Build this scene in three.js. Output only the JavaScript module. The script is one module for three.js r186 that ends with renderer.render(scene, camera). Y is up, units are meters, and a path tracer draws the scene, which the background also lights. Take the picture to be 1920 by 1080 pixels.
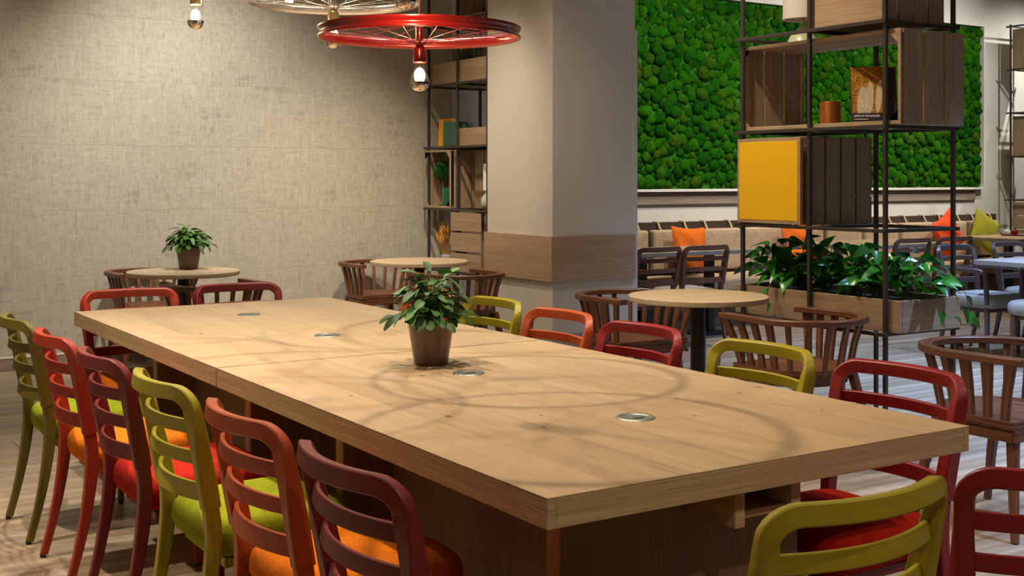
import * as THREE from 'three';
import { mergeGeometries, mergeVertices, toCreasedNormals } from 'three/addons/utils/BufferGeometryUtils.js';

// ---------------------------------------------------------------- camera, exposure
const renderer = new THREE.WebGLRenderer({ antialias: true });
renderer.toneMapping = THREE.LinearToneMapping;
renderer.toneMappingExposure = 1.0;
renderer.shadowMap.enabled = true;
const scene = new THREE.Scene();
scene.background = new THREE.Color(0x000000);
const EYE = [0, 1.37, 0], YAW = 0.56887;
const camera = new THREE.PerspectiveCamera(2 * Math.atan(540 / 2276) * 180 / Math.PI, 1920 / 1080, 0.05, 60);
camera.position.set(...EYE);
camera.rotation.set(0, -YAW, 0);
camera.setViewOffset(1920, 1080, 0, 206, 1920, 1080);   // shift lens: verticals stay vertical

// ceiling downlights: [x, z, colour, candela, cone (rad), penumbra, aim x, aim z, aim y, shadow radius, label]
const WARM = 0xffe9cd, NEUT = 0xfff8ec, COOL = 0xa6c6ff;
const CEIL = 3.7;
const LIGHTS = [
  [1.22, -3.50, WARM, 21, 0.80, 0.7, 1.5, -3.0, 0, 1.3, 'over the left half of the long table'],
  [2.60, -3.53, WARM, 14, 0.80, 0.7, 2.3, -3.4, 0, 1.3, 'over the right half of the long table'],
  [1.30, -5.25, NEUT, 23, 0.80, 0.7, 1.7, -4.7, 0, 1.3, 'over the far left corner of the long table'],
  [2.70, -5.30, NEUT, 15, 0.80, 0.7, 2.3, -4.8, 0, 1.3, 'over the far right corner of the long table'],
  [0.10, -4.60, WARM, 33, 0.75, 0.7, 0.1, -4.6, 0, 1.3, 'over the aisle left of the coloured chairs'],
  [0.70, 0.70, WARM, 10, 0.80, 0.8, 1.2, -0.6, 0, 1.6, 'left of the pair behind the viewer'],
  [3.30, 0.40, WARM, 10, 0.80, 0.8, 2.6, -0.8, 0, 1.6, 'right of the pair behind the viewer'],
  [0.70, -7.30, NEUT, 12, 0.70, 0.9, 0.8, -9.2, 0.9, 2.5, 'washing the left end of the woven wallpaper'],
  [2.50, -7.40, NEUT, 38, 0.70, 0.9, 3.0, -9.2, 1.0, 2.5, 'washing the wallpaper behind the round table with the plant'],
  [4.00, -7.30, WARM, 26, 0.65, 0.8, 4.25, -8.4, 0.5, 2.0, 'over the round table in the corner'],
  [3.40, -6.30, WARM, 10, 0.55, 0.8, 4.9, -7.6, 0.5, 2.0, 'aimed at the left face of the column'],
  [4.30, -5.30, WARM, 13, 0.50, 0.8, 4.3, -4.9, 0, 2.0, 'over the round table by the planter'],
  [3.50, -4.60, WARM, 17, 0.60, 0.8, 4.8, -4.6, 1.2, 2.0, 'aimed at the front of the crate shelf'],
  [5.70, -2.70, COOL, 84, 0.62, 0.7, 5.7, -2.75, 0, 1.6, 'over the pale floor right of the long table'],
  [6.70, -4.40, COOL, 84, 0.66, 0.7, 6.7, -4.4, 0, 1.6, 'over the pale floor behind the crate shelf'],
  [7.00, -6.10, COOL, 46, 0.70, 0.8, 7.0, -6.0, 0, 1.6, 'between the bench and the crate shelf'],
  [8.90, -5.00, COOL, 64, 0.80, 0.8, 8.7, -5.5, 0, 1.6, 'over the pale table with armchairs'],
  [4.60, -1.40, COOL, 62, 0.62, 0.7, 4.5, -1.6, 0, 1.6, 'over the cut-off round table'],
  [7.00, -7.70, WARM, 17, 0.70, 0.8, 7.1, -8.6, 0.4, 2.0, 'over the left part of the bench'],
  [9.20, -7.70, WARM, 18, 0.70, 0.8, 9.2, -8.6, 0.4, 2.0, 'over the middle of the bench'],
  [11.4, -7.60, WARM, 18, 0.70, 0.8, 11.4, -8.6, 0.4, 2.0, 'over the right end of the bench'],
  [13.6, -7.80, NEUT, 20, 0.85, 0.9, 13.2, -9.2, 1.8, 2.0, 'washing the white wall right of the moss'],
  [7.60, -6.90, NEUT, 28, 0.70, 0.9, 7.6, -9.2, 2.2, 2.5, 'washing the left third of the moss panel'],
  [9.60, -6.90, NEUT, 28, 0.70, 0.9, 9.6, -9.2, 2.2, 2.5, 'washing the middle of the moss panel'],
  [11.6, -6.90, NEUT, 28, 0.70, 0.9, 11.6, -9.2, 2.2, 2.5, 'washing the right third of the moss panel'],
];

// ---------------------------------------------------------------- small helpers
let seed = 7;
const rnd = () => { seed = (seed + 0x6d2b79f5) | 0; let t = Math.imul(seed ^ (seed >>> 15), 1 | seed); t = (t + Math.imul(t ^ (t >>> 7), 61 | t)) ^ t; return ((t ^ (t >>> 14)) >>> 0) / 4294967296; };
const rr = (a, b) => a + (b - a) * rnd();
const V = (x, y, z) => new THREE.Vector3(x, y, z);
const lerp = (a, b, t) => a + (b - a) * t, clamp = (x, a, b) => Math.min(b, Math.max(a, x));
const smooth = (a, b, x) => { const t = clamp((x - a) / (b - a), 0, 1); return t * t * (3 - 2 * t); };
const taken = {};
function numbered(n) { const k = taken[n] = (taken[n] ?? -1) + 1; return k ? n + '_' + String(k).padStart(3, '0') : n; }
function shade(o) { o.traverse((m) => { if (m.isMesh) { m.castShadow = true; m.receiveShadow = true; } }); return o; }
function part(name, geo, mat, parent) { const m = new THREE.Mesh(geo, mat); m.name = name; m.castShadow = m.receiveShadow = true; parent.add(m); return m; }
function thing(name, label, category, [x, y, z] = [0, 0, 0], turn = 0, group) {
  const o = new THREE.Group(); o.name = numbered(name); o.position.set(x, y, z); o.rotation.y = turn;
  o.userData = { label, category }; if (group) o.userData.group = group;
  scene.add(o); return o;
}
function one(name, geo, mat, label, category, group) {
  const m = part(numbered(name), geo, mat, scene); m.userData = { label, category }; if (group) m.userData.group = group; return m;
}
function struct(name, label, category) { const o = new THREE.Group(); o.name = name; o.userData = { kind: 'structure', label, category }; scene.add(o); return o; }
function copyOf(root, [x, y, z], turn, label, group) {
  const r = root.clone(); r.name = numbered(root.userData.base || root.name); r.position.set(x, y, z); r.rotation.set(0, turn, 0);
  r.userData = { ...root.userData, label }; if (group) r.userData.group = group; scene.add(r); return r;
}

// ---------------------------------------------------------------- periodic noise and textures
function hash(x, y, s) { let h = Math.imul(x, 374761393) ^ Math.imul(y, 668265263) ^ Math.imul(s, 2147483647 - 91); h = Math.imul(h ^ (h >>> 13), 1274126177); h ^= h >>> 16; return (h >>> 0) / 4294967296; }
function pn(x, y, px, py, s) {                                    // value noise, periods px, py
  const xi = Math.floor(x), yi = Math.floor(y), fx = x - xi, fy = y - yi, u = fx * fx * (3 - 2 * fx), v = fy * fy * (3 - 2 * fy);
  const m = (a, p) => ((a % p) + p) % p, x0 = m(xi, px), x1 = m(xi + 1, px), y0 = m(yi, py), y1 = m(yi + 1, py);
  return lerp(lerp(hash(x0, y0, s), hash(x1, y0, s), u), lerp(hash(x0, y1, s), hash(x1, y1, s), u), v);
}
function fbm(u, v, fx, fy, s, oct = 4) { let a = 0.5, t = 0, n = 0; for (let i = 0; i < oct; i++) { t += a * pn(u * fx, v * fy, fx, fy, s + i * 17); n += a; a *= 0.5; fx *= 2; fy *= 2; } return t / n; }
function texture(w, h, fn, sizeU, sizeV, srgb = true) {
  const d = new Uint8Array(w * h * 4);
  for (let y = 0, i = 0; y < h; y++) for (let x = 0; x < w; x++, i += 4) {
    const c = fn(x / w, y / h); d[i] = clamp(c[0], 0, 1) * 255; d[i + 1] = clamp(c[1], 0, 1) * 255; d[i + 2] = clamp(c[2], 0, 1) * 255; d[i + 3] = 255;
  }
  const t = new THREE.DataTexture(d, w, h); t.wrapS = t.wrapT = THREE.RepeatWrapping; t.magFilter = THREE.LinearFilter; t.minFilter = THREE.LinearMipmapLinearFilter;
  t.generateMipmaps = true; if (srgb) t.colorSpace = THREE.SRGBColorSpace; t.repeat.set(1 / sizeU, 1 / sizeV); t.needsUpdate = true; return t;
}
const tint = (k, a, b) => [lerp(a[0], b[0], k), lerp(a[1], b[1], k), lerp(a[2], b[2], k)];
// oak: u along the grain
function oakFn(s, contrast, rings = 0.22) {
  return (u, v) => {
    const warp = fbm(u, v, 3, 4, s, 3) * 0.9;
    const ring = 0.5 + 0.5 * Math.sin((v * 9 + warp * 3.2) * Math.PI * 2);
    const streak = fbm(u, v, 4, 90, s + 5, 3), pore = fbm(u, v, 14, 160, s + 9, 2), tone = fbm(u, v, 2, 6, s + 13, 3);
    let k = rings * ring + 0.85 * streak + 0.5 * tone - 0.28; k = clamp(0.5 + (k - 0.45) * contrast, 0, 1);
    const p = pore > 0.72 ? (pore - 0.72) * 0.8 * contrast : 0;
    const c = tint(k, [0.80, 0.76, 0.70], [1, 1, 1]);
    return [c[0] - p, c[1] - p, c[2] - p];
  };
}
const T = {};
T.oak = texture(1024, 512, oakFn(11, 1.0), 1.2, 0.4);
T.oakB = texture(1024, 512, oakFn(37, 0.95, 0.14), 0.9, 0.3);
T.walnut = texture(1024, 256, (u, v) => {
  const warp = fbm(u, v, 2, 3, 71, 3), ring = 0.5 + 0.5 * Math.sin((v * 6 + warp * 3) * Math.PI * 2), st = fbm(u, v, 4, 60, 75, 3);
  const k = clamp(0.45 * ring + 0.9 * st - 0.2, 0, 1); return tint(k, [0.50, 0.44, 0.42], [1, 1, 1]);
}, 0.7, 0.16);
T.stain = texture(512, 256, (u, v) => { const k = clamp(fbm(u, v, 3, 50, 91, 3) * 0.8 + fbm(u, v, 2, 5, 95, 2) * 0.4 - 0.1, 0, 1); const c = lerp(0.80, 1, k); return [c, c, c]; }, 0.5, 0.12);
T.felt = texture(512, 512, (u, v) => { const k = fbm(u, v, 60, 60, 101, 3) * 0.6 + fbm(u, v, 6, 6, 104, 2) * 0.4; const c = lerp(0.72, 1.05, k); return [c, c, c]; }, 0.3, 0.3);
T.weave = texture(512, 512, (u, v) => { const a = pn(u * 24, v * 160, 24, 160, 111), b = pn(u * 160, v * 24, 160, 24, 113), k = fbm(u, v, 5, 5, 117, 3); const c = 0.74 + 0.16 * a + 0.14 * b + 0.08 * (k - 0.5); return [c, c, c * 0.985]; }, 0.35, 0.35);
T.linen = texture(1024, 1024, (u, v) => {
  const h = pn(u * 30, v * 460, 30, 460, 131), w = pn(u * 460, v * 30, 460, 30, 133), h2 = pn(u * 60, v * 300, 60, 300, 135), w2 = pn(u * 300, v * 60, 300, 60, 136);
  const bl = fbm(u, v, 7, 7, 137, 4), bw = fbm(u, v, 90, 12, 139, 3), bh = fbm(u, v, 14, 80, 141, 3);
  const dk = smooth(0.56, 0.80, bl * 0.35 + bw * 0.38 + bh * 0.32);
  const c = 0.87 + 0.07 * (h - 0.5) + 0.07 * (w - 0.5) + 0.05 * (h2 + w2 - 1) + 0.10 * (bw - 0.5) + 0.08 * (bh - 0.5) + 0.05 * (bl - 0.5) - 0.16 * dk;
  return [c + 0.015, c + 0.008, c - 0.015];
}, 1.6, 1.6);
T.floor = texture(1024, 256, (u, v) => {
  const st = fbm(u, v, 3, 40, 151, 3), band = fbm(u, v, 1, 5, 153, 2), fine = fbm(u, v, 10, 90, 157, 2), k = clamp(0.55 * st + 0.65 * band + 0.25 * fine - 0.25, 0, 1);
  return tint(k, [0.66, 0.60, 0.53], [1, 0.985, 0.96]);
}, 1.25, 0.19);
T.moss = texture(256, 256, (u, v) => { const k = fbm(u, v, 20, 20, 161, 4), c = lerp(0.35, 1.25, k); return [c, c, c]; }, 0.12, 0.12);
T.plaster = texture(256, 256, (u, v) => { const c = 0.95 + 0.06 * (fbm(u, v, 5, 5, 171, 4) - 0.5); return [c, c, c]; }, 2, 2);
T.clay = texture(256, 256, (u, v) => { const k = fbm(u, v, 4, 6, 181, 4), s = smooth(0.62, 0.75, fbm(u, v, 7, 7, 185, 3)); const c = 0.8 + 0.25 * (k - 0.5); return [c + 0.12 * s, c + 0.11 * s, c + 0.11 * s]; }, 0.3, 0.3);
// printed boards of the long table: seven boards of slightly different tone with fine joints and a few knots, u along the length
T.table = texture(2048, 1024, (() => {
  const base = oakFn(211, 0.5), N = 7, knots = [];
  for (let i = 0; i < 16; i++) knots.push([hash(i, 3, 5), hash(i, 7, 9), 0.004 + 0.006 * hash(i, 1, 2)]);
  return (u, v) => {
    const b = Math.floor(v * N), f = v * N - b, off = hash(b, 5, 77), c = base((u + off) % 1, v), t = 0.94 + 0.08 * hash(b, 2, 33);
    const edge = Math.min(f, 1 - f) < 0.008 && fbm(u, b / N, 9, 9, 300 + b, 2) > 0.42 ? 0.82 : 1;
    let k = 1; for (const [ku, kv, r] of knots) { const du = (u - ku) * 1.95, dv = (v - kv) * 1.28 * 1.6, d = Math.hypot(du, dv); if (d < r * 2) k = Math.min(k, lerp(0.62, 1, smooth(r * 0.5, r * 2, d))); }
    const m = t * edge * k; return [c[0] * m, c[1] * m, c[2] * m];
  };
})(), 1.95, 1.28);

// ---------------------------------------------------------------- materials
const C = (r, g, b) => new THREE.Color().setRGB(r, g, b);            // linear
function mat(color, rough, o = {}) { const m = new THREE.MeshPhysicalMaterial({ color, roughness: rough, metalness: 0, ...o }); m.side = THREE.DoubleSide; return m; }
const M = {
  wallpaper: mat(C(0.58, 0.545, 0.46), 0.75, { map: T.linen, bumpMap: T.linen, bumpScale: 0.0008 }),
  white: mat(C(0.72, 0.71, 0.67), 0.8, { map: T.plaster }),
  column: mat(C(0.66, 0.63, 0.56), 0.75, { map: T.plaster }),
  ceiling: mat(C(0.75, 0.74, 0.71), 0.9),
  skirting: mat(C(0.30, 0.235, 0.18), 0.5, { map: T.oak }),
  cap: mat(C(0.60, 0.56, 0.48), 0.5),
  greyPlinth: mat(C(0.33, 0.33, 0.31), 0.6),
  band: mat(C(0.47, 0.34, 0.235), 0.5, { map: T.oakB, bumpMap: T.oakB, bumpScale: 0.0006 }),
  taupe: mat(C(0.30, 0.245, 0.205), 0.6, { map: T.oak }),
  table: mat(C(0.57, 0.425, 0.262), 0.42, { map: T.table, bumpMap: T.table, bumpScale: 0.0004, specularIntensity: 0.6 }),
  tableEdge: mat(C(0.57, 0.425, 0.262), 0.55, { map: T.oakB, bumpMap: T.oakB, bumpScale: 0.0012 }),
  tableBase: mat(C(0.34, 0.20, 0.105), 0.55, { map: T.oakB }),
  pine: mat(C(0.60, 0.43, 0.25), 0.55, { map: T.oak }),
  roundTop: mat(C(0.62, 0.49, 0.33), 0.45, { map: T.oak, bumpMap: T.oak, bumpScale: 0.0003 }),
  roundEdge: mat(C(0.62, 0.49, 0.33), 0.55, { map: T.oak }),
  walnut: mat(C(0.27, 0.105, 0.045), 0.42, { map: T.walnut, bumpMap: T.walnut, bumpScale: 0.0003 }),
  brown: mat(C(0.155, 0.068, 0.036), 0.42, { map: T.stain }),
  greyBrown: mat(C(0.13, 0.085, 0.075), 0.38, { map: T.stain }),
  crate: mat(C(0.40, 0.295, 0.195), 0.6, { map: T.oak, bumpMap: T.oak, bumpScale: 0.0006 }),
  crateDark: mat(C(0.34, 0.25, 0.165), 0.6, { map: T.oakB, bumpMap: T.oakB, bumpScale: 0.0006 }),
  crateLight: mat(C(0.44, 0.325, 0.21), 0.55, { map: T.oak, bumpMap: T.oak, bumpScale: 0.0005 }),
  steel: mat(C(0.055, 0.046, 0.043), 0.45, { metalness: 0.3 }),
  black: mat(C(0.012, 0.012, 0.014), 0.35),
  yellow: mat(C(0.83, 0.49, 0.004), 0.4),
  seatBeige: mat(C(0.60, 0.46, 0.32), 0.95, { map: T.weave, bumpMap: T.weave, bumpScale: 0.0008, sheen: 0.3, sheenRoughness: 0.8 }),
  benchDark: mat(C(0.075, 0.052, 0.042), 0.5, { map: T.stain }),
  pillowOrange: mat(C(0.95, 0.20, 0.005), 0.9, { map: T.weave }),
  pillowRed: mat(C(0.92, 0.085, 0.008), 0.9, { map: T.weave }),
  pillowGreen: mat(C(0.36, 0.36, 0.012), 0.9, { map: T.weave }),
  clayPot: mat(C(0.175, 0.085, 0.052), 0.28, { map: T.clay, clearcoat: 0.3, clearcoatRoughness: 0.3 }),
  soil: mat(C(0.03, 0.02, 0.014), 1),
  sage: mat(C(0.042, 0.135, 0.018), 0.6), sageB: mat(C(0.065, 0.185, 0.024), 0.6), sageC: mat(C(0.026, 0.088, 0.015), 0.6), stem: mat(C(0.20, 0.30, 0.07), 0.6),
  pothos: mat(C(0.020, 0.165, 0.014), 0.25), pothosB: mat(C(0.035, 0.26, 0.018), 0.25), pothosC: mat(C(0.014, 0.105, 0.014), 0.28), vine: mat(C(0.15, 0.22, 0.05), 0.5),
  steelGrey: mat(C(0.26, 0.27, 0.24), 0.42, { metalness: 0.85 }),
  gasket: mat(C(0.06, 0.06, 0.06), 0.4),
  wheelRed: mat(C(0.23, 0.005, 0.005), 0.3, { metalness: 0.35, clearcoat: 0.6, clearcoatRoughness: 0.15 }),
  wheelSilver: mat(C(0.75, 0.74, 0.71), 0.2, { metalness: 0.95 }),
  brass: mat(C(0.46, 0.35, 0.19), 0.3, { metalness: 0.9 }),
  mirror: mat(C(0.72, 0.68, 0.62), 0.08, { metalness: 1 }),
  glass: mat(C(1, 1, 1), 0.02, { transmission: 1, thickness: 0, ior: 1.45 }),
  glow: mat(C(1, 0.9, 0.7), 0.5, { emissive: C(1, 0.84, 0.6), emissiveIntensity: 16 }),
  lens: mat(C(1, 1, 1), 0.5, { emissive: C(1, 0.93, 0.82), emissiveIntensity: 3 }),
  fixture: mat(C(0.75, 0.75, 0.74), 0.5),
  copper: mat(C(0.50, 0.18, 0.05), 0.35, { metalness: 0.75 }),
  bookYellow: mat(C(0.90, 0.42, 0.004), 0.5), bookGreen: mat(C(0.012, 0.085, 0.055), 0.5), bookDark: mat(C(0.03, 0.028, 0.03), 0.4), paper: mat(C(0.72, 0.69, 0.62), 0.9),
  cardWhite: mat(C(0.74, 0.74, 0.73), 0.8),
  greenGlass: mat(C(0.012, 0.10, 0.065), 0.12), paleGreen: mat(C(0.42, 0.46, 0.30), 0.35), lampShade: mat(C(0.62, 0.60, 0.56), 0.85),
  wheat: mat(C(0.68, 0.33, 0.06), 0.7), dried: mat(C(0.15, 0.10, 0.045), 0.8), driedGreen: mat(C(0.10, 0.13, 0.045), 0.8),
  cupRed: mat(C(0.50, 0.022, 0.012), 0.25), trayBrown: mat(C(0.13, 0.05, 0.03), 0.5),
  paleTop: mat(C(0.55, 0.53, 0.50), 0.28, { map: T.oak }), greySeat: mat(C(0.33, 0.31, 0.28), 0.5),
  greyEdge: mat(C(0.30, 0.27, 0.23), 0.5),
  subfloor: mat(C(0.16, 0.13, 0.10), 0.8),
};
const woodColours = {                                               // stained chair frames and the felt of their seats
  olive: [C(0.16, 0.130, 0.012), C(0.26, 0.33, 0.012)], vermilion: [C(0.40, 0.032, 0.010), C(0.80, 0.20, 0.008)], crimson: [C(0.20, 0.013, 0.015), C(0.50, 0.018, 0.006)],
  lime: [C(0.44, 0.38, 0.022), C(0.33, 0.37, 0.012)], orange: [C(0.52, 0.085, 0.016), C(0.84, 0.21, 0.006)], mustard: [C(0.38, 0.315, 0.010), C(0.33, 0.37, 0.012)], ruby: [C(0.29, 0.012, 0.014), C(0.54, 0.018, 0.005)],
};
for (const k in woodColours) {
  const [f, s] = woodColours[k];
  M['frame_' + k] = mat(f, 0.42, { map: T.stain, bumpMap: T.stain, bumpScale: 0.0003 });
  M['felt_' + k] = mat(s, 0.95, { map: T.felt, bumpMap: T.felt, bumpScale: 0.0012, specularIntensity: 0.3 });
}

// ---------------------------------------------------------------- geometry
function finish(g) { if (!g.attributes.uv) g.setAttribute('uv', new THREE.Float32BufferAttribute(new Float32Array(g.attributes.position.count * 2), 2)); return g; }
// uv in metres on the two axes of each face, u along the grain axis (0, 1, 2)
function boxUV(g, grain, ou = 0, ov = 0) {
  g = g.index ? g.toNonIndexed() : g; const p = g.attributes.position, uv = new Float32Array(p.count * 2), a = V(0, 0, 0), b = V(0, 0, 0), c = V(0, 0, 0);
  for (let i = 0; i < p.count; i += 3) {
    a.fromBufferAttribute(p, i); b.fromBufferAttribute(p, i + 1).sub(a); c.fromBufferAttribute(p, i + 2).sub(a); b.cross(c);
    const n = [Math.abs(b.x), Math.abs(b.y), Math.abs(b.z)], k = n.indexOf(Math.max(...n));
    let ax = [0, 1, 2].filter((q) => q !== k); if (ax[1] === grain) ax = [ax[1], ax[0]];
    for (let j = 0; j < 3; j++) { const q = [p.getX(i + j), p.getY(i + j), p.getZ(i + j)]; uv[2 * (i + j)] = q[ax[0]] + ou; uv[2 * (i + j) + 1] = q[ax[1]] + ov; }
  }
  g.setAttribute('uv', new THREE.BufferAttribute(uv, 2)); return g;
}
// chamfered box, centred, 44 triangles
function bx(w, h, d, c = 0.003, o = {}) {
  c = Math.min(c, w / 2.1, h / 2.1, d / 2.1);
  const s = [w / 2, h / 2, d / 2], P = [], idx = (sx, sy, sz, ax) => { const v = [sx * s[0], sy * s[1], sz * s[2]], sg = [sx, sy, sz]; for (let k = 0; k < 3; k++) if (k !== ax) v[k] -= sg[k] * c; return v; };
  const tri = (a, b, e) => { const A = V(...a), B = V(...b), E = V(...e), n = B.clone().sub(A).cross(E.clone().sub(A)), m = A.clone().add(B).add(E); (n.dot(m) < 0) ? P.push(...a, ...e, ...b) : P.push(...a, ...b, ...e); };
  const quad = (a, b, e, f) => { tri(a, b, e); tri(a, e, f); };
  for (let ax = 0; ax < 3; ax++) {
    const u = (ax + 1) % 3, v = (ax + 2) % 3, at = (sa, su, sv, face) => { const g = [0, 0, 0]; g[ax] = sa; g[u] = su; g[v] = sv; return idx(...g, face); };
    for (const sa of [-1, 1]) quad(at(sa, -1, -1, ax), at(sa, 1, -1, ax), at(sa, 1, 1, ax), at(sa, -1, 1, ax));
    for (const su of [-1, 1]) for (const sv of [-1, 1]) quad(at(-1, su, sv, u), at(1, su, sv, u), at(1, su, sv, v), at(-1, su, sv, v));
  }
  for (const x of [-1, 1]) for (const y of [-1, 1]) for (const z of [-1, 1]) tri(idx(x, y, z, 0), idx(x, y, z, 1), idx(x, y, z, 2));
  let g = new THREE.BufferGeometry(); g.setAttribute('position', new THREE.Float32BufferAttribute(P, 3)); g.computeVertexNormals();
  const dims = [w, h, d]; g = boxUV(g, o.grain ?? dims.indexOf(Math.max(...dims)), o.ou ?? 0, o.ov ?? 0);
  if (o.at) g.translate(...o.at); return g;
}
// box between two corners
function bb(x0, x1, y0, y1, z0, z1, c = 0.003, o = {}) { return bx(Math.abs(x1 - x0), Math.abs(y1 - y0), Math.abs(z1 - z0), c, { ...o, at: [(x0 + x1) / 2, (y0 + y1) / 2, (z0 + z1) / 2] }); }
// rectangular section swept along points; dir = direction of the section's depth
function sweep(pts, dir, w, d, o = {}) {
  const n = pts.length, c = o.bevel ?? 0.004, W = (i) => (typeof w === 'function' ? w(i / (n - 1)) : w), D = (i) => (typeof d === 'function' ? d(i / (n - 1)) : d);
  const pos = [], uv = [], index = []; let len = 0, R = 8;
  for (let i = 0; i < n; i++) {
    if (i) len += pts[i].distanceTo(pts[i - 1]);
    const t = (pts[Math.min(i + 1, n - 1)]).clone().sub(pts[Math.max(i - 1, 0)]).normalize();
    const dd = (typeof dir === 'function' ? dir(i / (n - 1), i) : dir).clone(); dd.sub(t.clone().multiplyScalar(dd.dot(t))).normalize(); const ww = t.clone().cross(dd).normalize();
    const a = W(i) / 2, b = D(i) / 2, k = Math.min(c, a * 0.9, b * 0.9), ring = [[a, b - k], [a - k, b], [-a + k, b], [-a, b - k], [-a, -b + k], [-a + k, -b], [a - k, -b], [a, -b + k]];
    let per = 0; ring.forEach(([x, y], j) => { const q = pts[i].clone().addScaledVector(ww, x).addScaledVector(dd, y); pos.push(q.x, q.y, q.z); uv.push(len, per); per += j % 2 ? 2 * a : 2 * k; });
  }
  for (let i = 0; i < n - 1; i++) for (let j = 0; j < R; j++) { const a = i * R + j, b = i * R + (j + 1) % R, e = a + R, f = b + R; index.push(a, b, e, b, f, e); }
  for (let j = 1; j < R - 1; j++) { index.push(0, j + 1, j); const q = (n - 1) * R; index.push(q, q + j, q + j + 1); }
  const g = new THREE.BufferGeometry(); g.setAttribute('position', new THREE.Float32BufferAttribute(pos, 3)); g.setAttribute('uv', new THREE.Float32BufferAttribute(uv, 2)); g.setIndex(index);
  return toCreasedNormals(g, 0.7);
}
function tube(pts, r, seg = 6) { const c = new THREE.CatmullRomCurve3(pts); return new THREE.TubeGeometry(c, Math.max(2, pts.length * 3), r, seg, false).toNonIndexed(); }
function rod(a, b, r, seg = 6) { const d = b.clone().sub(a), L = d.length(), g = new THREE.CylinderGeometry(r, r, L, seg); g.applyQuaternion(new THREE.Quaternion().setFromUnitVectors(V(0, 1, 0), d.normalize())); const m = a.clone().add(b).multiplyScalar(0.5); g.translate(m.x, m.y, m.z); return g.toNonIndexed(); }
function lathe(pts, seg = 48) { return new THREE.LatheGeometry(pts.map(([x, y]) => new THREE.Vector2(x, y)), seg).toNonIndexed(); }
// stacked outlines (profile of [inset, y]) closed with a fan: cushions, seats
function stack(outline, profile, sizeUV = 1) {
  const N = outline.length, pos = [], index = []; let cx = 0, cz = 0; outline.forEach(([x, z]) => { cx += x / N; cz += z / N; });
  for (const [ins, y, bulge = 0] of profile) outline.forEach(([x, z]) => { const dx = x - cx, dz = z - cz, L = Math.hypot(dx, dz), k = Math.max(0, L - ins) / L; pos.push(cx + dx * k, y, cz + dz * k); });
  const K = profile.length; for (let i = 0; i < K - 1; i++) for (let j = 0; j < N; j++) { const a = i * N + j, b = i * N + (j + 1) % N; index.push(a, a + N, b, b, a + N, b + N); }
  const bot = pos.length / 3; pos.push(cx, profile[0][1], cz); const top = bot + 1; pos.push(cx, profile[K - 1][2] ?? profile[K - 1][1], cz);
  for (let j = 0; j < N; j++) { const n = (j + 1) % N; index.push(bot, j, n); index.push(top, (K - 1) * N + n, (K - 1) * N + j); }
  const g = new THREE.BufferGeometry(); g.setAttribute('position', new THREE.Float32BufferAttribute(pos, 3)); g.setIndex(index); g.computeVertexNormals();
  const h = g.toNonIndexed(); const nrm = h.attributes.normal.clone(); const u = boxUV(h, 0); u.setAttribute('normal', nrm); return u;
}
function roundedOutline(w, d, r, n = 6, taper = 0) {                 // z- = front (wider by taper)
  const o = [], cs = [[1, 1, 0], [-1, 1, 1], [-1, -1, 2], [1, -1, 3]];
  for (const [sx, sz, q] of cs) for (let i = 0; i <= n; i++) { const a = (q + i / n) * Math.PI / 2, x = sx * (w / 2 - r) + r * Math.cos(a), z = sz * (d / 2 - r) + r * Math.sin(a); o.push([x * (1 - taper * (z / d + 0.5) ), z]); }
  return o;
}
function merge(list) { const l = list.map((g) => { g = g.index ? g.toNonIndexed() : g; for (const k of Object.keys(g.attributes)) if (!['position', 'normal', 'uv'].includes(k)) g.deleteAttribute(k); return finish(g); }); return l.length === 1 ? l[0] : mergeGeometries(l); }

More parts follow.
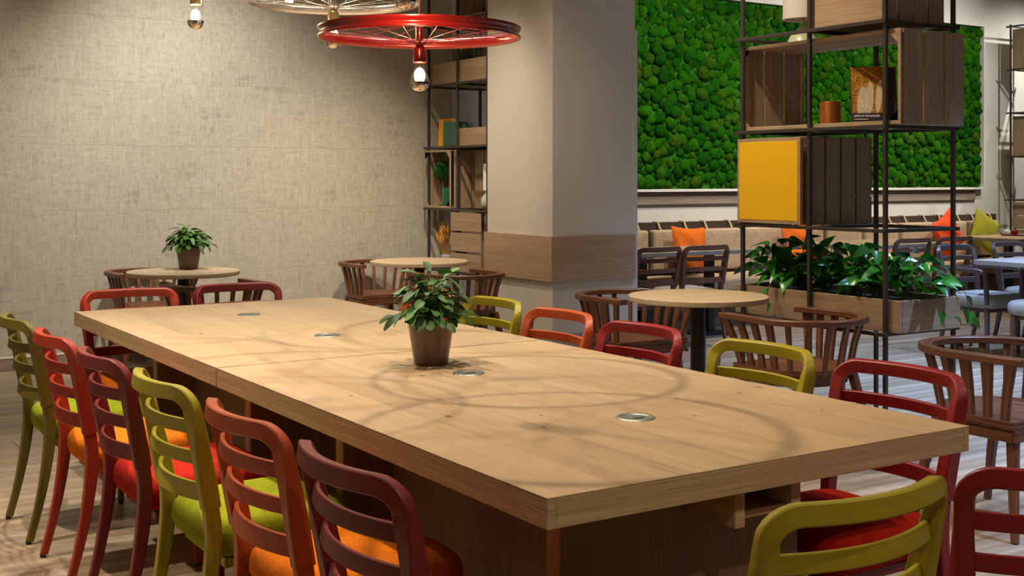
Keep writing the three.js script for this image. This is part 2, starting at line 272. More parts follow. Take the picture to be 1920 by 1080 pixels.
// ---------------------------------------------------------------- the room
const X0 = -1.5, X1 = 15.0, ZB = -9.19, ZF = 2.6;
const seenFrom = (x, y, z) => { const dx = x - EYE[0], dz = z - EYE[2], dep = dx * Math.sin(YAW) - dz * Math.cos(YAW), xc = dx * Math.cos(YAW) + dz * Math.sin(YAW); return { dep, px: 960 + 2276 * xc / dep, py: 334 + 2276 * (EYE[1] - y) / dep }; };
{
  const floor = struct('floor', 'pale wood plank floor', 'floor');
  part('subfloor', bb(X0 - 0.2, X1 + 0.2, -0.2, -0.012, ZB - 0.2, ZF + 0.2, 0.001), M.subfloor, floor);
  const PL = 1.25, PW = 0.19, mats = [[0.40, 0.325, 0.24], [0.46, 0.375, 0.28], [0.34, 0.275, 0.20], [0.43, 0.36, 0.285]].map(([r, g, b]) => mat(C(r, g, b), 0.4, { map: T.floor, bumpMap: T.floor, bumpScale: 0.0004 }));
  const shapes = [0, 0.31, 0.57, 0.83].map((o) => bx(PL - 0.0025, 0.012, PW - 0.0025, 0.0012, { ou: o * 1.25, ov: 0.095 })), list = [];
  let row = 0;
  for (let z = ZB + PW / 2; z < ZF; z += PW, row++) for (let x = X0 - ((row * 0.41) % 1) * PL; x < X1 + PL; x += PL) {
    const s = seenFrom(x, 0, z); list.push({ x, z, k: Math.floor(rnd() * 4), m: Math.floor(rnd() * 4), in: s.dep > 1.5 && s.px > -150 && s.px < 2070 && s.py < 1180 && s.py > 560, dep: s.dep });
  }
  const hidden = (q) => (q.x > 1.5 && q.x < 2.4 && q.z > -5.6 && q.z < -2.1) || (q.x < 9 && q.z > -1.5);
  const near = list.filter((q) => q.in && !hidden(q)).sort((a, b) => a.dep - b.dep).slice(0, 300), set = new Set(near);
  for (const q of near) part('plank', shapes[q.k], mats[q.m], floor).position.set(q.x, -0.006, q.z);
  for (let m = 0; m < 4; m++) { const g = list.filter((q) => !set.has(q) && q.m === m).map((q) => shapes[q.k].clone().translate(q.x, -0.006, q.z)); part('plank_field', mergeGeometries(g), mats[m], floor).userData.kind = 'stuff'; }

  const back = struct('wall_back', 'white back wall', 'wall'); part('plaster', bb(X0 - 0.2, X1 + 0.2, 0, CEIL, ZB - 0.2, ZB, 0.001), M.white, back);
  for (let i = 0, y = 0.10; y < CEIL; i++) {                         // wallpaper hung in lying strips
    const y1 = i === 0 ? 0.655 : Math.min(CEIL, y + 0.479);
    part('wallpaper_strip', bb(X0, 5.258, y, y1 - 0.0006, ZB, ZB + 0.004, 0.0008, { grain: 0, ou: i * 0.37, ov: i * 0.53 }), M.wallpaper, back); y = y1;
  }
  const wl = struct('wall_left', 'white left wall', 'wall'); part('plaster', bb(X0 - 0.2, X0, 0, CEIL, ZB, ZF, 0.001), M.white, wl);
  const wr = struct('wall_right', 'white right wall', 'wall'); part('plaster', bb(X1, X1 + 0.2, 0, CEIL, ZB, ZF, 0.001), M.white, wr);
  const wf = struct('wall_front', 'white wall behind the viewer', 'wall'); part('plaster', bb(X0 - 0.2, X1 + 0.2, 0, CEIL, ZF, ZF + 0.2, 0.001), M.white, wf);
  const cl = struct('ceiling', 'white ceiling', 'ceiling'); part('plaster', bb(X0 - 0.2, X1 + 0.2, CEIL, CEIL + 0.2, ZB - 0.2, ZF + 0.2, 0.001), M.ceiling, cl);
  const sk = struct('baseboard_back', 'brown skirting board with pale cap under the wallpaper', 'baseboard');
  part('board', bb(X0, 5.258, 0, 0.088, ZB, ZB + 0.018, 0.002), M.skirting, sk); part('cap', bb(X0, 5.258, 0.088, 0.10, ZB, ZB + 0.021, 0.003), M.cap, sk);
  // free-standing column with a timber bumper band
  const col = struct('wall_column', 'square pale column with a wood band', 'column');
  const cx0 = 4.925, cx1 = 5.678, cz0 = -8.06, cz1 = -7.167;
  part('shaft', bb(cx0, cx1, 0, CEIL, cz0, cz1, 0.004), M.column, col);
  part('plinth', bb(cx0 - 0.008, cx1 + 0.008, 0, 0.25, -7.637, cz1 + 0.008, 0.002), M.greyPlinth, col);
  part('corner_guard', merge([bb(cx1 - 0.03, cx1 + 0.02, 0, 2.478, cz1 - 0.05, cz1 + 0.004, 0.002)]), M.column, col);
  const tr = struct('trim_1', 'oak bumper band around the column', 'trim');
  part('board', bb(cx0 - 0.02, cx0, 0.625, 0.953, cz0 - 0.02, cz1 + 0.02, 0.002, { grain: 2 }), M.band, tr);
  part('board', bb(cx0, cx1 - 0.012, 0.625, 0.953, cz1, cz1 + 0.02, 0.002, { grain: 0, ou: 0.4 }), M.band, tr);
  part('board', bb(cx1, cx1 + 0.02, 0.625, 0.953, cz0 - 0.02, cz1 - 0.05, 0.002, { grain: 2 }), M.band, tr);
  const ledge = struct('trim_2', 'white ledge over a taupe rail below the moss', 'trim');
  part('ledge', bb(5.9, 12.47, 1.235, 1.262, ZB, ZB + 0.075, 0.003), M.white, ledge);
  part('rail', bb(5.9, 12.383, 1.111, 1.235, ZB, ZB + 0.03, 0.003, { grain: 0 }), M.taupe, ledge);
}

// ---------------------------------------------------------------- downlights
for (const [x, z, col, cd, cone, pen, ax, az, ay, rad, label] of LIGHTS) {
  const o = thing('ceiling_downlight', 'round white ceiling downlight ' + label, 'ceiling light', [x, CEIL, z], 0, 'ceiling downlights');
  part('trim_ring', lathe([[0.045, -0.001], [0.05, -0.012], [0.062, -0.012], [0.066, -0.003], [0.066, 0]], 24), M.fixture, o);
  part('lamp_lens', new THREE.CylinderGeometry(0.045, 0.045, 0.004, 24).translate(0, -0.004, 0), M.lens, o);
  const l = new THREE.SpotLight(col, cd, 0, cone, pen, 2); l.name = 'spot'; l.position.set(0, -0.03, 0); l.target.position.set(ax, ay, az); l.target.updateMatrixWorld(); l.castShadow = true; l.shadow.radius = rad; l.shadow.mapSize.set(1024, 1024); o.add(l);
}

// ---------------------------------------------------------------- the long table: two tables pushed together
function longTable(z0, z1, label, grom, first) {
  const t = thing('communal_table', label, 'table', [1.962, 0, (z0 + z1) / 2], 0, 'halves of the long table');
  const L = Math.abs(z1 - z0) - 0.003, W = 1.278;
  const top = bx(W, 0.004, L, 0.001, { grain: 2, at: [0, 0.748, 0] }); { const u = top.attributes.uv, p = top.attributes.position; for (let i = 0; i < u.count; i++) u.setXY(i, p.getZ(i) + L / 2, p.getX(i) + W / 2); }
  part('tabletop', top, M.table, t);
  for (const s of [-1, 1]) {
    part('edge_board', bb(s * W / 2, s * (W / 2 - 0.022), 0.687, 0.746, -L / 2, L / 2, 0.0015, { grain: 2, ou: s }), M.tableEdge, t);
    part('edge_board', bb(-W / 2 + 0.022, W / 2 - 0.022, 0.687, 0.746, s * L / 2, s * (L / 2 - 0.022), 0.0015, { grain: 0, ou: s * 2 }), M.tableEdge, t);
  }
  part('core_board', bb(-W / 2 + 0.022, W / 2 - 0.022, 0.690, 0.746, -L / 2 + 0.022, L / 2 - 0.022, 0.001), M.tableBase, t);
  // pedestal: two end panels, two recessed side panels, a cable tray
  const pz = first ? [-2.158, -3.27] : [-4.03, -5.14], zc = (z0 + z1) / 2, xr = 2.222 - 1.962, xl = 1.505 - 1.962;
  pz.forEach((z, i) => { const e = z - zc; part('end_panel', bb(xl, xr, 0, 0.687, e, e - 0.05, 0.002, { grain: 1, ou: i }), M.tableBase, t); part('edge_strip', bb(xl - 0.004, xl, 0, 0.687, e - 0.001, e - 0.049, 0.001, { grain: 1 }), M.pine, t); });
  for (const x of [xl + 0.16, xr - 0.16]) part('side_panel', bb(x, x + 0.025, 0.02, 0.687, pz[0] - 0.05 - zc, pz[1] - zc, 0.002, { grain: 1 }), M.tableBase, t);
  const ty = 0.595, tz0 = (first ? -1.99 : -3.90) - zc, tz1 = (first ? -2.157 : -4.029) - zc;
  for (const x of [-0.105, 0.068]) part('tray_side', bb(x, x + 0.03, ty, 0.687, tz0, tz1, 0.002, { grain: 2 }), M.pine, t);
  part('tray_bottom', bb(-0.075, 0.068, ty + 0.012, ty + 0.03, tz0 - 0.02, tz1, 0.001), M.pine, t);
  for (const z of grom) {
    const g = part('cable_grommet', lathe([[0.036, 0.7505], [0.040, 0.7535], [0.048, 0.7535], [0.052, 0.7505]], 40).translate(0, 0, z - zc), M.steelGrey, t);
    part('lid', lathe([[0, 0.7512], [0.035, 0.7512], [0.036, 0.7502]], 32).translate(0, 0, z - zc), M.steelGrey, g);
    part('slot', bx(0.03, 0.002, 0.012, 0.0005, { at: [0, 0.7518, z - zc + 0.012] }), M.gasket, g);
  }
  return t;
}
longTable(-1.942, -3.860, 'near half of the long oak communal table, in front of the seam', [-2.475, -3.325], true);
longTable(-3.868, -5.843, 'far half of the long oak communal table, beyond the seam', [-4.422, -5.287], false);

// ---------------------------------------------------------------- stained slat-back chairs (face -z, back at +z)
const backZ = (y) => (y < 0.45 ? 0.20 + 0.078 * Math.pow((0.45 - y) / 0.45, 1.7) : 0.20 + 0.072 * Math.pow((y - 0.45) / 0.37, 1.2));
const postX = (y) => lerp(0.196, 0.214, clamp((y - 0.45) / 0.35, 0, 1));
const chairGeo = (() => {
  const G = {}, HT = 0.835, rail = 0.039, th = 0.020, hw = 0.214, rc = 0.048, bow = 0.058;
  // posts and top rail in one bent piece
  const pts = [], bowZ = (x) => bow * (1 - (x / hw) * (x / hw));
  const put = (x, y) => pts.push(V(x, y, backZ(y) + bowZ(clamp(x, -hw, hw)) * smooth(0.71, 0.81, y)));
  const yT = HT - rail / 2;
  for (let i = 0; i <= 8; i++) { const y = lerp(0.512, yT - rc, i / 8); put(-postX(y), y); }
  for (let i = 1; i <= 6; i++) { const a = i / 6 * Math.PI / 2; put(-hw + rc * (1 - Math.cos(a)), yT - rc + rc * Math.sin(a)); }
  for (let i = 1; i < 14; i++) put(lerp(-hw + rc, hw - rc, i / 14), yT);
  for (let i = 6; i >= 1; i--) { const a = i / 6 * Math.PI / 2; put(hw - rc * (1 - Math.cos(a)), yT - rc + rc * Math.sin(a)); }
  for (let i = 8; i >= 0; i--) { const y = lerp(0.512, yT - rc, i / 8); put(postX(y), y); }
  const n = pts.length, w = (t) => { const e = Math.min(t, 1 - t) * (n - 1); return lerp(0.036, rail, smooth(6, 14, e)); }, d = (t) => { const e = Math.min(t, 1 - t) * (n - 1); return lerp(0.048, 0.027, smooth(1, 14, e)); };
  G.back = sweep(pts, (t, i) => V(-2 * bow * (pts[i].x / (hw * hw)) * smooth(0.6, 0.8, pts[i].y) * -1, 0.14, 1).normalize(), w, d, { bevel: 0.003 });
  G.slats = [0.727, 0.644, 0.551].map((y, k) => {
    const p = [], x1 = postX(y) - 0.008; for (let i = 0; i <= 14; i++) { const x = lerp(-x1, x1, i / 14); p.push(V(x, y, backZ(y) + bow * 0.95 * (1 - (x / hw) ** 2) - 0.004)); }
    return sweep(p, (t, i) => V(-0.4 * p[i].x / hw * -1, 0.16, 1).normalize(), k === 2 ? 0.046 : 0.035, 0.012, { bevel: 0.002 });
  });
  G.rear = (s) => { const p = []; for (let i = 0; i <= 10; i++) { const y = lerp(0.012, 0.520, i / 10); p.push(V(s * lerp(0.200, 0.197, i / 10), y, backZ(y))); } return sweep(p, V(0, 0, 1), (t) => lerp(0.025, 0.034, t), (t) => lerp(0.026, 0.040, smooth(0, 0.8, t)), { bevel: 0.004 }); };
  G.front = (s) => sweep([V(s * 0.192, 0.012, -0.165), V(s * 0.190, 0.2, -0.163), V(s * 0.186, 0.405, -0.158)], V(0, 0, 1), (t) => lerp(0.024, 0.036, t), (t) => lerp(0.024, 0.036, t), { bevel: 0.004 });
  G.glide = new THREE.CylinderGeometry(0.011, 0.010, 0.013, 12).toNonIndexed();
  const so = roundedOutline(0.452, 0.425, 0.075, 7, 0.12); so.forEach((q) => { q[1] += -0.006; });
  G.seat = stack(so, [[0.075, 0.362], [0.032, 0.366], [0.010, 0.380], [0, 0.404], [0, 0.428], [0.006, 0.450], [0.022, 0.466], [0.055, 0.475], [0.11, 0.479, 0.481]]);
  G.apron = merge([bb(-0.17, 0.17, 0.335, 0.363, -0.16, -0.140), bb(-0.17, 0.17, 0.335, 0.363, 0.14, 0.16), bb(-0.175, -0.155, 0.335, 0.363, -0.14, 0.14), bb(0.155, 0.175, 0.335, 0.363, -0.14, 0.14)]);
  return G;
})();
function slatChair(frame, felt, label, pos, turn, group, o = {}) {
  const t = thing(o.name || 'slat_back_chair', label, 'chair', pos, turn, group);
  const bk = part('back_frame', chairGeo.back, frame, t);
  chairGeo.slats.forEach((g) => part('slat', g, frame, t));
  for (const s of [-1, 1]) {
    const r = part('leg', chairGeo.rear(s), frame, t); part('glide', chairGeo.glide.clone().translate(s * 0.2, 0.0065, backZ(0)), M.black, r);
    const f = part('leg', chairGeo.front(s), frame, t); part('glide', chairGeo.glide.clone().translate(s * 0.192, 0.0065, -0.165), M.black, f);
  }
  part('seat', chairGeo.seat, felt, t); part('seat_frame', chairGeo.apron, frame, t);
  if (o.arms) for (const s of [-1, 1]) {
    const p = [V(s * 0.215, 0.655, 0.225), V(s * 0.232, 0.660, 0.10), V(s * 0.238, 0.660, -0.06), V(s * 0.236, 0.655, -0.14), V(s * 0.232, 0.635, -0.172), V(s * 0.226, 0.58, -0.180), V(s * 0.212, 0.40, -0.176)];
    part('armrest', sweep(p, V(s, 0, 0.02), 0.030, 0.034, { bevel: 0.005 }), frame, t);
  }
  return t;
}
const chairIn = (k, label, x, z, turn, group) => slatChair(M['frame_' + k], M['felt_' + k], label, [x, 0, z], turn, group);
const EAST = -Math.PI / 2, WEST = Math.PI / 2, SOUTH = Math.PI, NORTH = 0;
const gL = 'slat-back chairs along the left side of the long table', gR = 'slat-back chairs along the right side of the long table', gE = 'slat-back chairs at the ends of the long table';
chairIn('olive', 'dark olive slat-back chair with green felt seat, farthest on the left side of the table', 1.201, -5.002, EAST, gL);
chairIn('vermilion', 'vermilion red slat-back chair with orange seat beside the dark olive chair', 1.213, -4.410, EAST, gL);
chairIn('crimson', 'wine red slat-back chair with red felt seat, third from the wallpaper on the left side', 1.227, -3.831, EAST, gL);
chairIn('lime', 'yellow-green slat-back chair with green felt seat on the left side of the table', 1.251, -3.288, EAST, gL);
chairIn('orange', 'orange-red slat-back chair with orange felt seat on the left side of the table', 1.268, -2.715, EAST, gL);
chairIn('crimson', 'wine red slat-back chair nearest the viewer on the left side of the table', 1.270, -2.1475, EAST, gL);
chairIn('ruby', 'ruby red slat-back chair with red seat at the right near corner of the table', 2.507, -2.311, WEST, gR);
chairIn('mustard', 'mustard yellow slat-back chair on the right side in front of the spindle armchair', 2.504, -2.853, WEST, gR);
chairIn('ruby', 'ruby red slat-back chair between the mustard and orange-red chairs on the right side', 2.497, -3.4615, WEST, gR);
chairIn('orange', 'orange-red slat-back chair in front of the column on the right side', 2.520, -4.0126, WEST, gR);
chairIn('mustard', 'olive yellow slat-back chair on the right side just behind the potted plant', 2.550, -4.567, WEST, gR);
chairIn('orange', 'orange-red slat-back chair mostly hidden by the potted plant', 2.550, -5.14, WEST, gR);
chairIn('vermilion', 'vermilion red slat-back chair at the left of the far table end', 1.595, -5.625, SOUTH, gE);
chairIn('crimson', 'wine red slat-back chair at the right of the far table end', 2.137, -5.645, SOUTH, gE);
chairIn('mustard', 'yellow-green slat-back chair at the near table end, lower right', 1.644, -1.720, NORTH, gE);
chairIn('ruby', 'ruby red slat-back chair turned at an angle, cut off by the right edge', 2.264, -1.568, -YAW, gE);

// ---------------------------------------------------------------- walnut spindle armchairs (face -z)
const spindle = (() => {
  const t = thing('spindle_armchair', '', 'armchair', [0, 0, 0]); const R = 0.283, A = 0.295, top = 0.70, seatY = 0.455;
  const path = (r, tipIn, n = 30) => { const p = []; for (let i = 0; i <= 6; i++) { const k = i / 6; p.push([-(r - tipIn * (1 - k)), lerp(-A, 0, k)]); } for (let i = 1; i < n; i++) { const a = Math.PI - i / n * Math.PI; p.push([r * Math.cos(a), r * Math.sin(a)]); } for (let i = 0; i <= 6; i++) { const k = i / 6; p.push([r - tipIn * k, lerp(0, -A, k)]); } return p; };
  const rail = path(R, 0.022).map(([x, z]) => V(x, top - 0.014, z));
  part('arm_rail', sweep(rail, V(0, 1, 0), 0.054, 0.028, { bevel: 0.004 }), M.walnut, t);
  // seat boards: strips running front to back, cut to a D outline
  const half = 0.245, dz = (x) => Math.sqrt(Math.max(0, half * half - x * x)); const nb = 7, bw = 2 * half / nb;
  for (let i = 0; i < nb; i++) {
    const xa = -half + i * bw + 0.0012, xb = xa + bw - 0.0024, sh = new THREE.Shape(); sh.moveTo(xa, 0.235); sh.lineTo(xb, 0.235);
    for (let k = 0; k <= 4; k++) { const x = lerp(xb, xa, k / 4); sh.lineTo(x, -(dz(x) * 0.92 + 0.0)); }
    const g = boxUV(new THREE.ExtrudeGeometry(sh, { depth: 0.030, bevelEnabled: true, bevelThickness: 0.002, bevelSize: 0.001, bevelSegments: 1 }), 1, i * 0.17); g.rotateX(-Math.PI / 2); g.translate(0, seatY - 0.032, 0); part('seat_board', g, M.walnut, t);
  }
  const ap = path(0.232, 0.0).map(([x, z]) => V(x * 0.98, seatY - 0.058, z * 0.76)); part('seat_rim', sweep(ap, V(0, 1, 0), 0.022, 0.045, { bevel: 0.003 }), M.walnut, t);
  part('front_rim', bb(-0.235, 0.235, seatY - 0.08, seatY - 0.034, -0.235, -0.213, 0.003), M.walnut, t);
  const N = 15; for (let i = 0; i < N; i++) {
    const s = i / (N - 1) * 2 - 1, arc = Math.PI / 2 * 1.0, len = A * 0.86 + arc * R, q = s * len; let x, z, nx, nz;
    if (Math.abs(q) < arc * R) { const a = q / R; x = R * Math.sin(a); z = R * Math.cos(a); nx = Math.sin(a); nz = Math.cos(a); } else { x = Math.sign(q) * R; z = -(Math.abs(q) - arc * R); nx = Math.sign(q); nz = 0; }
    const x0 = x * 0.80, z0 = z > 0 ? z * 0.775 : z * 0.72, wide = Math.abs(s) > 0.5 ? 0.044 : 0.028;
    const d = V(nx, 0, nz), p = [V(x0, seatY - 0.03, z0), V(lerp(x0, x, 0.5), (seatY + top) / 2, lerp(z0, z, 0.5)), V(x, top - 0.02, z)];
    part('spindle', sweep(p, d, (k) => lerp(wide * 0.8, wide, k), 0.017, { bevel: 0.003 }), M.walnut, t);
  }
  for (const [sx, sz] of [[-1, -1], [1, -1], [-1, 1], [1, 1]]) part('leg', sweep([V(sx * 0.235, 0.003, sz > 0 ? 0.225 : -0.235), V(sx * 0.215, 0.22, sz > 0 ? 0.19 : -0.215), V(sx * 0.19, seatY - 0.036, sz > 0 ? 0.14 : -0.195)], V(0, 0, 1), (k) => lerp(0.026, 0.042, k), (k) => lerp(0.026, 0.040, k), { bevel: 0.004 }), M.walnut, t);
  return t;
})();
{
  const g = 'walnut spindle armchairs', list = [
    [2.53, -8.865, SOUTH, 'walnut spindle armchair against the wallpaper behind the round table with the plant'],
    [2.59, -7.53, NORTH, 'walnut spindle armchair between the far table end and the round table with the plant'],
    [4.34, -8.80, SOUTH, 'walnut spindle armchair at the left of the corner round table by the wallpaper'],
    [4.34, -7.45, NORTH, 'walnut spindle armchair in front of the corner round table, behind the potted plant'],
    [4.37, -5.58, SOUTH, 'walnut spindle armchair left of the round table by the planter, against the column'],
    [4.42, -4.255, NORTH, 'walnut spindle armchair right of the round table, in front of the planter'],
    [4.27, -3.05, SOUTH, 'walnut spindle armchair at the right edge behind the ruby red chair'],
  ];
  spindle.position.set(list[0][0], 0, list[0][1]); spindle.rotation.y = list[0][2]; spindle.userData.label = list[0][3]; spindle.userData.group = g;
  for (const [x, z, r, l] of list.slice(1)) copyOf(spindle, [x, 0, z], r, l, g);
}

// ---------------------------------------------------------------- round tables
const roundTable = (() => {
  const t = thing('round_table', '', 'table', [0, 0, 0]);
  const topG = lathe([[0, 0.750], [0.366, 0.750], [0.368, 0.7485]], 72); { const p = topG.attributes.position, u = topG.attributes.uv; for (let i = 0; i < p.count; i++) u.setXY(i, p.getX(i), p.getZ(i)); }
  part('tabletop', topG, M.roundTop, t);
  const eg = lathe([[0.368, 0.7485], [0.3695, 0.746], [0.3695, 0.725], [0.368, 0.722], [0, 0.722]], 72); { const p = eg.attributes.position, u = eg.attributes.uv; for (let i = 0; i < p.count; i++) u.setXY(i, Math.atan2(p.getZ(i), p.getX(i)) * 0.37, p.getY(i)); }
  part('edge_band', eg, M.roundEdge, t);
  part('mounting_plate', bb(-0.16, 0.16, 0.714, 0.7215, -0.16, 0.16, 0.002), M.black, t);
  part('pedestal', new THREE.CylinderGeometry(0.040, 0.040, 0.70, 32).translate(0, 0.362, 0), M.black, t);
  part('base', lathe([[0, 0.022], [0.06, 0.020], [0.215, 0.010], [0.222, 0.005], [0.222, 0], [0, 0]], 48), M.black, t);
  return t;
})();
{
  const g = 'round pedestal tables', list = [[2.525, -8.03, 'round oak table carrying a potted plant, by the wallpaper'], [4.327, -8.06, 'round oak table in the corner beside the column, nothing on it'], [4.293, -4.885, 'round oak table next to the planter shelf'], [4.27, -2.10, 'round oak table beyond the right edge in front of the walnut armchair']];
  roundTable.position.set(list[0][0], 0, list[0][1]); roundTable.userData.label = list[0][2]; roundTable.userData.group = g;
  for (const [x, z, l] of list.slice(1)) copyOf(roundTable, [x, 0, z], 0, l, g);
}

// ---------------------------------------------------------------- bench along the back wall
{
  const t = thing('banquette_bench', 'long dark-framed banquette bench with beige seat below the moss panel', 'bench', [9.1, 0, -8.85]);
  const x0 = 5.80 - 9.1, x1 = 12.34 - 9.1, n = 6, sw = (x1 - x0) / n;
  part('back_board', bb(x0, x1, 0.10, 0.956, -0.04, 0, 0.004), M.benchDark, t);
  part('rear_box', bb(x0, x1, 0.0, 0.92, -0.335, -0.042, 0.004), M.benchDark, t);
  part('plinth', bb(x0 + 0.03, x1 - 0.03, 0.0, 0.30, 0.002, 0.36, 0.004), M.taupe, t);
  part('seat_board', bb(x0, x1, 0.302, 0.335, 0.002, 0.585, 0.004), M.benchDark, t);
  for (let i = 0; i < n; i++) { const o = roundedOutline(sw - 0.004, 0.585, 0.03, 4), g = stack(o, [[0.03, 0.336], [0.004, 0.342], [0, 0.36], [0, 0.425], [0.008, 0.445], [0.03, 0.456], [0.09, 0.461, 0.464]]); g.translate(x0 + (i + 0.5) * sw, 0, 0.296); part('seat_cushion', g, M.seatBeige, t); }
  const g = 'beige hanging back cushions of the bench', names = ['first back cushion from the column, mostly hidden behind it', 'second back cushion from the column, cut by its edge', 'beige back cushion half covered by the left orange pillow', 'beige back cushion right of the left orange pillow', 'beige back cushion directly right of the yellow door panel post', 'beige back cushion behind the two orange pillows', 'first beige back cushion right of the two orange pillows', 'second beige back cushion right of the two orange pillows', 'beige back cushion just left of the red pillow', 'beige back cushion behind the red pillow', 'last beige back cushion at the right end, behind the green pillow'];
  for (let i = 0; i < 11; i++) {
    const xa = 6.018 + i * 0.574, w = 0.522, c = thing('back_cushion', names[i], 'cushion', [xa + w / 2, 0.490, -8.846], 0, g);
    const o = roundedOutline(w, 0.396, 0.022, 4), s = stack(o, [[0.02, 0.0], [0.003, 0.006], [0, 0.018], [0, 0.052], [0.008, 0.070], [0.03, 0.080], [0.08, 0.084, 0.087]]); s.rotateX(-Math.PI / 2); s.scale(1, 1, -1); { const p = s.attributes.position; } s.translate(0, 0.198, 0); s.computeVertexNormals(); part('cushion', s, M.seatBeige, c);
    for (const k of [-0.160, 0.160]) part('strap', sweep([V(k, 0.392, 0.060), V(k, 0.42, 0.040), V(k, 0.455, 0.020), V(k, 0.4725, 0.008), V(k, 0.4745, -0.02), V(k, 0.4725, -0.050), V(k, 0.44, -0.056)], V(1, 0, 0), 0.006, 0.022, { bevel: 0.002 }), M.seatBeige, c);
  }
}
function pillowGeo(s, th) {
  const N = 18, pos = [], index = []; const at = (i, j, sd) => { const u = i / N * 2 - 1, v = j / N * 2 - 1, e = 0.10; const x = u * (1 - e * (1 - u * u) * 0 - e * (1 - Math.abs(u)) * 0) * (1 - e * (1 - v * v)) , y = v * (1 - e * (1 - u * u)), t = Math.pow((1 - u * u) * (1 - v * v), 0.42); return [x * s / 2 * 1.05, y * s / 2 * 1.05, sd * t * th / 2 + 0.012 * Math.sin(u * 5 + v * 3) * t]; };
  for (const sd of [1, -1]) { const b = pos.length / 3; for (let j = 0; j <= N; j++) for (let i = 0; i <= N; i++) pos.push(...at(i, j, sd)); for (let j = 0; j < N; j++) for (let i = 0; i < N; i++) { const a = b + j * (N + 1) + i, c = a + N + 1; sd > 0 ? index.push(a, a + 1, c, a + 1, c + 1, c) : index.push(a, c, a + 1, a + 1, c, c + 1); } }
  const g = new THREE.BufferGeometry(); g.setAttribute('position', new THREE.Float32BufferAttribute(pos, 3)); g.setIndex(index); g.computeVertexNormals(); const h = g.toNonIndexed(), n = h.attributes.normal.clone(); const u = boxUV(h, 0); u.setAttribute('normal', n); return u;
}
{
  const g = pillowGeo(0.42, 0.12);
  for (const [x, y, z, rx, ry, rz, m, l] of [
    [7.50, 0.702, -8.645, -0.16, 0.06, -0.05, 'pillowOrange', 'orange square pillow behind the two brown chairs'],
    [8.92, 0.702, -8.645, -0.16, 0.0, 0.03, 'pillowOrange', 'upright orange square pillow behind the crate shelf'],
    [8.90, 0.585, -8.375, -1.18, 0.0, 0.0, 'pillowOrange', 'orange square pillow lying slanted in front of the upright orange one'],
    [11.20, 0.760, -8.645, -0.14, 0, 0.50, 'pillowRed', 'red-orange square pillow balanced on its corner'],
    [11.84, 0.766, -8.645, -0.14, 0, -0.50, 'pillowGreen', 'lime green square pillow at the right end of the bench'],
  ]) { const p = one('pillow', g, M[m], l, 'pillow', 'pillows on the bench'); p.position.set(x, y, z); p.rotation.set(rx, ry, rz, 'YXZ'); if (Math.abs(rz) > 0.3) p.scale.setScalar(0.98); }
}
// rectangular tables before the bench
function rectTable(x0, x1, z0, z1, label, topM, edgeM, legs) {
  const cx = (x0 + x1) / 2, cz = (z0 + z1) / 2, w = (x1 - x0) / 2, d = Math.abs(z1 - z0) / 2, t = thing('rectangular_table', label, 'table', [cx, 0, cz], 0, 'rectangular tables');
  part('tabletop', bb(-w, w, 0.744, 0.75, -d, d, 0.001, { grain: 0 }), topM, t); part('edge_band', bb(-w, w, 0.716, 0.744, -d, d, 0.001, { grain: 0 }), edgeM, t);
  const q = z1 < -7 ? d - 0.31 : 0;
  for (const x of legs) {
    part('pedestal', bb(x - 0.035, x + 0.035, 0.02, 0.70, q - 0.035, q + 0.035, 0.003), M.black, t); part('mounting_plate', bb(x - 0.12, x + 0.12, 0.70, 0.716, q - 0.14, q + 0.14, 0.003), M.black, t);
    part('base', lathe([[0, 0.022], [0.05, 0.021], [0.215, 0.010], [0.222, 0.005], [0.222, 0], [0, 0]], 40).translate(x, 0, q), M.black, t);
  }
  return t;
}
rectTable(6.25, 7.50, -8.52, -7.80, 'oak rectangular table before the left orange pillow', M.roundTop, M.greyEdge, [-0.38, 0.38]);
rectTable(8.61, 9.85, -8.40, -7.58, 'oak rectangular table seen behind the planter leaves', M.roundTop, M.greyEdge, [-0.35, 0.35]);
rectTable(10.95, 12.15, -8.36, -7.60, 'oak rectangular table with the red cup by the green pillow', M.roundTop, M.greyEdge, [-0.32, 0.32]);
rectTable(7.92, 9.30, -5.88, -5.20, 'pale grey table with armchairs at the right edge', M.paleTop, M.greyEdge, [0.0]);
{
  const g = 'brown chairs at the bench tables', bc = (x, z, turn, label, o = {}) => slatChair(o.grey ? M.greyBrown : M.brown, o.seat || M.seatBeige, label, [x, 0, z], turn, o.arms ? 'grey-brown chairs at the pale table' : g, { name: o.arms ? 'slat_back_armchair' : 'brown_chair', arms: o.arms });
  bc(6.06, -7.62, 0.0, 'dark brown slat-back chair next to the column, beige seat');
  bc(6.565, -7.62, -0.06, 'dark brown slat-back chair in front of the left orange pillow, beige seat');
  bc(8.87, -7.47, -0.05, 'dark brown slat-back chair rising behind the right end of the planter');
  bc(9.46, -7.47, -0.08, 'dark brown slat-back chair before the red pillow');
  bc(8.27, -6.04, SOUTH, 'grey-brown armchair at the far side of the pale table, left one', { grey: 1, arms: 1, seat: M.greySeat });
  bc(9.02, -6.08, SOUTH, 'grey-brown armchair at the far side of the pale table, cut off at the right', { grey: 1, arms: 1, seat: M.greySeat });
  bc(8.08, -5.36, 0.0, 'dark brown chair tucked under the near side of the pale table', { seat: M.greySeat });
}
